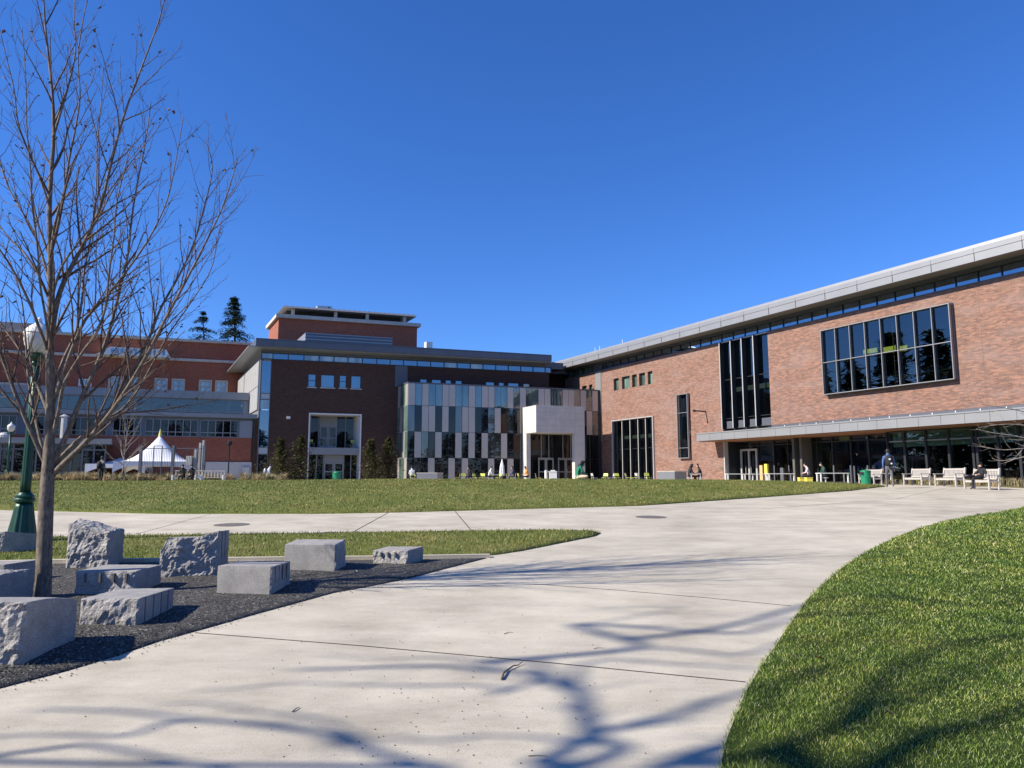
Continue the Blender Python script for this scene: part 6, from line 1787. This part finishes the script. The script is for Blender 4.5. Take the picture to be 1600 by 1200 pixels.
# ---------------------------------------------------------------- people
def cloth(name, c, rough=.85): return simple(name, c, rough, 0, .15, 12, bmp=.1)
SKIN = cloth('skin', (.52, .32, .23), .6); HAIR = cloth('dark_hair', (.015, .011, .009), .6)
def figure(loc, rz, pose, mats, label, scale=1.0, hair='short', group=None, hands=True):
    """pose: dict of joint positions in metres, person faces +y; mats: top, legs, shoes"""
    J = dict(pose); mats = [SKIN] + list(mats)
    E = [('pelvis', 'spine'), ('spine', 'chest'), ('chest', 'neck'), ('neck', 'head'), ('head', 'crown')]
    for s in 'LR':
        E += [('chest', 'sh' + s), ('sh' + s, 'el' + s), ('el' + s, 'wr' + s), ('wr' + s, 'hand' + s), ('pelvis', 'hip' + s), ('hip' + s, 'kn' + s), ('kn' + s, 'an' + s), ('an' + s, 'toe' + s)]
    rad = dict(pelvis=(.15, .115), spine=(.135, .105), chest=(.165, .115), neck=(.055, .058), head=(.074, .088), crown=(.07, .082))
    for s in 'LR': rad.update({'sh' + s: (.062, .062), 'el' + s: (.043, .043), 'wr' + s: (.028, .026), 'hand' + s: (.034, .018), 'hip' + s: (.092, .092), 'kn' + s: (.060, .060), 'an' + s: (.042, .042), 'toe' + s: (.04, .032)})
    names = list(rad); lab = {}
    V = [Vector(J[n]) for n in names]; idx = {n: i for i, n in enumerate(names)}; edges = [(idx[a], idx[b]) for a, b in E]
    R_ = [rad[n] for n in names]
    # face: nose; hands: four fingers and a thumb
    f = Vector(J['face']).normalized() if 'face' in J else Vector((0, 1, 0))
    hc = V[idx['head']].lerp(V[idx['crown']], .35); V.append(hc + f * .105); R_.append((.012, .014)); edges.append((idx['head'], len(V) - 1))
    if hands:
        for s in 'LR':
            w = V[idx['wr' + s]]; h = V[idx['hand' + s]]; d = (h - w).normalized(); o_ = d.cross(Vector((0, 1, 0)) if abs(d.y) < .8 else Vector((1, 0, 0))).normalized(); o_ = d.cross(o_).normalized()
            for k, (off, l) in enumerate(((-.027, .060), (-.009, .07), (.009, .066), (.027, .052))):
                a = h + o_ * off + d * .03; b = a + d * l * .6 + Vector((0, 0, -.012)); V += [a, b]; R_ += [(.0095, .0095), (.008, .008)]; edges += [(idx['hand' + s], len(V) - 2), (len(V) - 2, len(V) - 1)]
            a = w + d * .04 - o_ * .04; b = a + d * .04 - o_ * .012; V += [a, b]; R_ += [(.011, .011), (.009, .009)]; edges += [(idx['hand' + s], len(V) - 2), (len(V) - 2, len(V) - 1)]
    me = bpy.data.meshes.new('person'); me.from_pydata([tuple(v) for v in V], edges, [])
    o = bpy.data.objects.new('person', me); col.objects.link(o)
    sk = o.modifiers.new('skin', 'SKIN'); sk.use_smooth_shade = True
    for i, sv in enumerate(me.skin_vertices[0].data): sv.radius = R_[i]; sv.use_root = (i == 0)
    ss = o.modifiers.new('sub', 'SUBSURF'); ss.levels = 2; ss.render_levels = 2
    dg = bpy.context.evaluated_depsgraph_get(); dg.update()
    nm = bpy.data.meshes.new_from_object(o.evaluated_get(dg)); o.modifiers.clear()
    o.data = nm; bpy.data.meshes.remove(me)
    nm.materials.clear()
    for mm in mats: nm.materials.append(mm)
    segs = []
    for a, b in E:
        k = 0
        if a in ('spine', 'chest') and b != 'neck': k = 1
        if (a, b) in (('pelvis', 'spine'), ('chest', 'neck')): k = 1
        if a[:2] in ('sh', 'el') : k = 1
        if a[:3] == 'hip' or a[:2] == 'kn' or b[:3] == 'hip': k = 2
        if a[:2] == 'an': k = 3
        if a[:2] == 'wr' or a in ('neck', 'head'): k = 0
        segs.append((V[idx[a]], V[idx[b]], k, R_[idx[a]][0]))
    mi = []
    for p in nm.polygons:
        c = p.center; best = None
        for a, b, k, r in segs:
            ab = b - a; t = max(0, min(1, (c - a).dot(ab) / (ab.length_squared + 1e-9))); d = (c - a - ab * t).length - r * .5
            if best is None or d < best[0]: best = (d, k)
        mi.append(best[1])
    nm.polygons.foreach_set('material_index', mi); nm.polygons.foreach_set('use_smooth', [True] * len(nm.polygons)); nm.update()
    o.location = loc; o.rotation_euler.z = rz; o.scale = (scale,) * 3
    tag(o, label, 'person', group)
    # hair
    hm = MB(); hd = V[idx['head']]; cr = V[idx['crown']]; ax = (cr - hd).normalized(); cen = hd + ax * .085 - f * .018
    bm = bmesh.new(); bmesh.ops.create_icosphere(bm, subdivisions=3, radius=1)
    vs = []; keep = []
    for v in bm.verts:
        q = v.co; d = Vector((q.x * .096, q.y * .096, q.z * .096)); d += ax * (d.dot(ax) * .18)
        n_ = noise.noise(q * 4) * .008; vs.append(cen + d * (1 + n_ * 8)); keep.append(q.dot(f) < .45 - .2 * q.dot(ax) or q.dot(ax) > .55)
    fs = [tuple(v.index for v in fc.verts) for fc in bm.faces if all(keep[v.index] for v in fc.verts) and (fc.calc_center_median().dot(ax) > (-.55 if hair == 'short' else -2))]
    bm.free(); hm.add(vs, fs)
    if hair == 'long':
        hm.tube([cen - f * .04 + ax * .03, cen - f * .07 - ax * .1, cen - f * .075 - ax * .22, cen - f * .05 - ax * .33], [.08, .085, .075, .03], 10)
    hm.build('hair', HAIR if hair != 'cap' else cloth('cap_fabric', (.05, .045, .04)), o, smooth=True)
    return o

def P_stand(stride=.0, lean=0, arm=.1):
    l = lean
    J = dict(pelvis=(0, 0, .95), spine=(0, .02 + l * .25, 1.13), chest=(0, .03 + l * .6, 1.34), neck=(0, .03 + l, 1.50), head=(0, .05 + l * 1.1, 1.60), crown=(0, .05 + l * 1.2, 1.70))
    for s, k in (('L', -1), ('R', 1)):
        w = stride * (1 if s == 'L' else -1)
        J.update({'sh' + s: (k * .185, .02 + l * .8, 1.42), 'el' + s: (k * .245, -w * .35 - .03 + l * .7, 1.14), 'wr' + s: (k * .25, -w * .6 + .05 + l * .7, .90), 'hand' + s: (k * .245, -w * .65 + .08 + l * .7, .83),
                  'hip' + s: (k * .09, 0, .90), 'kn' + s: (k * .10, w * .5 + .03, .50), 'an' + s: (k * .10, w - (.02 if w > 0 else .08), .09 if w >= 0 else .14), 'toe' + s: (k * .115, w + .13, .035 if w >= 0 else .07)})
    return J
def P_sit(fwd=0.0, ph=.45, table=False):
    J = dict(pelvis=(0, 0, ph + .09), spine=(0, .02, ph + .27), chest=(0, .05 + fwd * .5, ph + .48), neck=(0, .07 + fwd, ph + .64), head=(0, .12 + fwd * 1.3, ph + .73), crown=(0, .14 + fwd * 1.5, ph + .83), face=(0, 1, -.3))
    for s, k in (('L', -1), ('R', 1)):
        J.update({'sh' + s: (k * .18, .05 + fwd * .7, ph + .55), 'el' + s: (k * .23, .12 + fwd * .8, ph + .30), 'wr' + s: (k * .14, .34 + fwd * .6, ph + .24), 'hand' + s: (k * .09, .40 + fwd * .6, ph + .23),
                  'hip' + s: (k * .09, .02, ph + .07), 'kn' + s: (k * .12, .44, ph + .07), 'an' + s: (k * .12, .42, .09), 'toe' + s: (k * .13, .58, .035)})
    return J
def P_cross():
    J = dict(pelvis=(0, 0, .13), spine=(0, .03, .31), chest=(0, .11, .50), neck=(0, .20, .64), head=(0, .28, .71), crown=(0, .34, .78), face=(0, .75, -.65))
    for s, k in (('L', -1), ('R', 1)):
        J.update({'sh' + s: (k * .17, .12, .57), 'el' + s: (k * .25, .20, .34), 'wr' + s: (k * .12, .38, .28), 'hand' + s: (k * .07, .44, .27),
                  'hip' + s: (k * .09, .04, .12), 'kn' + s: (k * .36, .38, .16), 'an' + s: (-k * .08, .42 + k * .05, .09), 'toe' + s: (-k * .20, .47 + k * .05, .06)})
    return J
# walking man with backpack, seen from behind
wp = G(1390, 759.5); print('walker', wp)
wp = gpos(1390, 36.5)
blue = cloth('blue_hoodie', (.07, .13, .30)); greyp = cloth('grey_trousers', (.13, .13, .14)); whites = cloth('white_shoes', (.7, .7, .68)); blk = M['black']
wk = figure(wp, R(-18), P_stand(.16), (blue, greyp, whites), 'person in blue hoodie and grey trousers walking away with a black backpack', 1.07)
bp = MB(); bp.lathe([(.02, -.25), (.15, -.24), (.175, -.1), (.17, .1), (.13, .22), (.03, .26)], 16)
bp.v = [(x * 1.0, y * .72 - .235, z + 1.24) for x, y, z in bp.v]; bpo = bp.build('backpack', blk, wk, smooth=True)
q = MB(); q.tube([(-.11, -.17, 1.44), (-.12, -.02, 1.50), (-.12, .15, 1.38), (-.13, .10, 1.15)], .018, 6); q.tube([(.11, -.17, 1.44), (.12, -.02, 1.50), (.12, .15, 1.38), (.13, .10, 1.15)], .018, 6); q.build('strap', blk, bpo)
q = MB(); q.box(-.04, .04, -.375, -.362, 1.28, 1.34); q.box(.03, .10, -.372, -.36, 1.08, 1.14); q.build('badge', M['white'], bpo)
# woman sitting cross-legged on the lawn
green = cloth('green_jersey', (.01, .16, .085)); khaki = cloth('pale_khaki', (.62, .52, .34))
d_, _ = poly_dist([tuple(AT(902, 750, 38).xy)], LAWN); pl = AT(902, 750, 38); pl.z = float(z_lawn(np.array([pl.x]), np.array([pl.y]), d_)[0])
pd = dict(P_cross()); figure(pl, R(-75), pd, (green, khaki, khaki), 'person with long black hair in a green top sitting cross-legged on the lawn crest', 1.1, 'long')
# reclining person on the nearest bench (bench faces -x)
bpz, bo = benches[3]
J = dict(pelvis=(0, .12, .56), spine=(0, .0, .68), chest=(0, -.03, .86), neck=(0, -.02, 1.0), head=(0, .02, 1.08), crown=(0, .05, 1.17), face=(0, 1, -.2))
for s, k in (('L', -1), ('R', 1)):
    J.update({'sh' + s: (k * .18, -.03, .94), 'el' + s: (k * .3, .05, .76), 'wr' + s: (k * .2, .26, .72), 'hand' + s: (k * .14, .32, .70), 'hip' + s: (k * .09, .15, .55)})
J.update(knL=(-.12, .60, .52), anL=(-.12, .62, .09), toeL=(-.13, .76, .035), knR=(.05, .62, .64), anR=(-.14, .98, .52), toeR=(-.16, 1.06, .60))
figure(bpz + Vector((.0, .25, .0)), R(98), J, (blk, blk, blk), 'person all in black lounging on the nearest wooden bench with one leg crossed', 1.0)
# standing person far left
gj = cloth('grey_jacket', (.16, .15, .15)); dk = cloth('dark_trousers', (.02, .02, .025))
w2 = figure(gpos(157, 48.5), R(-12), P_stand(.06), (gj, dk, dk), 'standing person in grey jacket and dark trousers, back turned, at far left', 1.03, 'cap')
q = MB(); q.lathe([(.02, -.24), (.14, -.23), (.16, 0), (.12, .2), (.03, .24)], 12); q.v = [(x, y * .7 - .2, z + 1.22) for x, y, z in q.v]; q.build('backpack', blk, w2, smooth=True)
pale = cloth('white_jacket', (.66, .68, .72)); palep = cloth('pale_jeans', (.45, .48, .54))
w3 = figure(gpos(416, 58) - Vector((0, 0, .25)), R(-70), P_stand(.2, .22), (pale, palep, palep), 'walking person in white jacket with pale backpack, leaning forward beyond the lawn', .98)
q = MB(); q.lathe([(.02, -.22), (.14, -.2), (.15, 0), (.1, .2), (.03, .22)], 12); q.v = [(x, y * .7 - .12, z + 1.24) for x, y, z in q.v]; q.build('backpack', M['greyplastic'], w3, smooth=True)
for u, lab in ((286, 'left of the two people in dark coats on the pale bench'), (300, 'right of the two people in dark coats on the pale bench')):
    p = gpos(u, 52.3); figure(p, R(180), P_sit(.02), (blk, blk, cloth('white_sneakers', (.7, .7, .7))), lab, 1.0)
dkb = cloth('navy_coat', (.02, .03, .07)); orng = cloth('orange_shirt', (.6, .22, .03)); wht = cloth('white_shirt', (.7, .7, .7)); pink = cloth('pink_top', (.6, .45, .48)); teal = cloth('dark_green_coat', (.03, .07, .06))
for u, Y, rz, mt, lab, hr in ((1077, 55, -80, (blk, blk, blk), 'person in black sitting left of the small table by the orange brick wall', 'long'), (1096, 55, 80, (blk, blk, blk), 'person in black leaning over the small table, its right hand side', 'short'),
        (736, 66, 100, (blk, dk, dk), 'dark haired seated person in black before the middle of the pavilion', 'long'), (764, 66, -80, (wht, dk, dk), 'seated person in white left of the closed parasol', 'short'), (804.5, 65.5, 80, (dkb, dk, dk), 'seated person in dark blue right of the closed parasol', 'short'),
        (825, 65.5, 100, (orng, dk, dk), 'seated person in orange left of the portal', 'short'), (1265, 51.5, 75, (pink, dk, dk), 'seated person in pale pink by the yellow cube stools', 'short'), (1290, 50, 85, (teal, dk, dk), 'seated person in dark green coat left of the white table near the bin', 'short'), (644, 66.5, 20, (wht, dk, dk), 'seated person in white at the left corner of the pavilion', 'short')):
    st_ = MB(); p = gpos(u, Y)
    figure(p, R(rz), P_sit(.08), mt, lab, 1.08, hr)
    st_.lathe([(.2, 0), (.17, .02), (.05, .05), (.05, .40), (.19, .42), (.2, .455)], 14); so_ = st_.build('stool', M['greyplastic']); so_.location = p; tag(so_, 'stool ' + ' '.join(('under the ' + lab).split()[:14]).removesuffix(' the').removesuffix(' by'), 'stool')
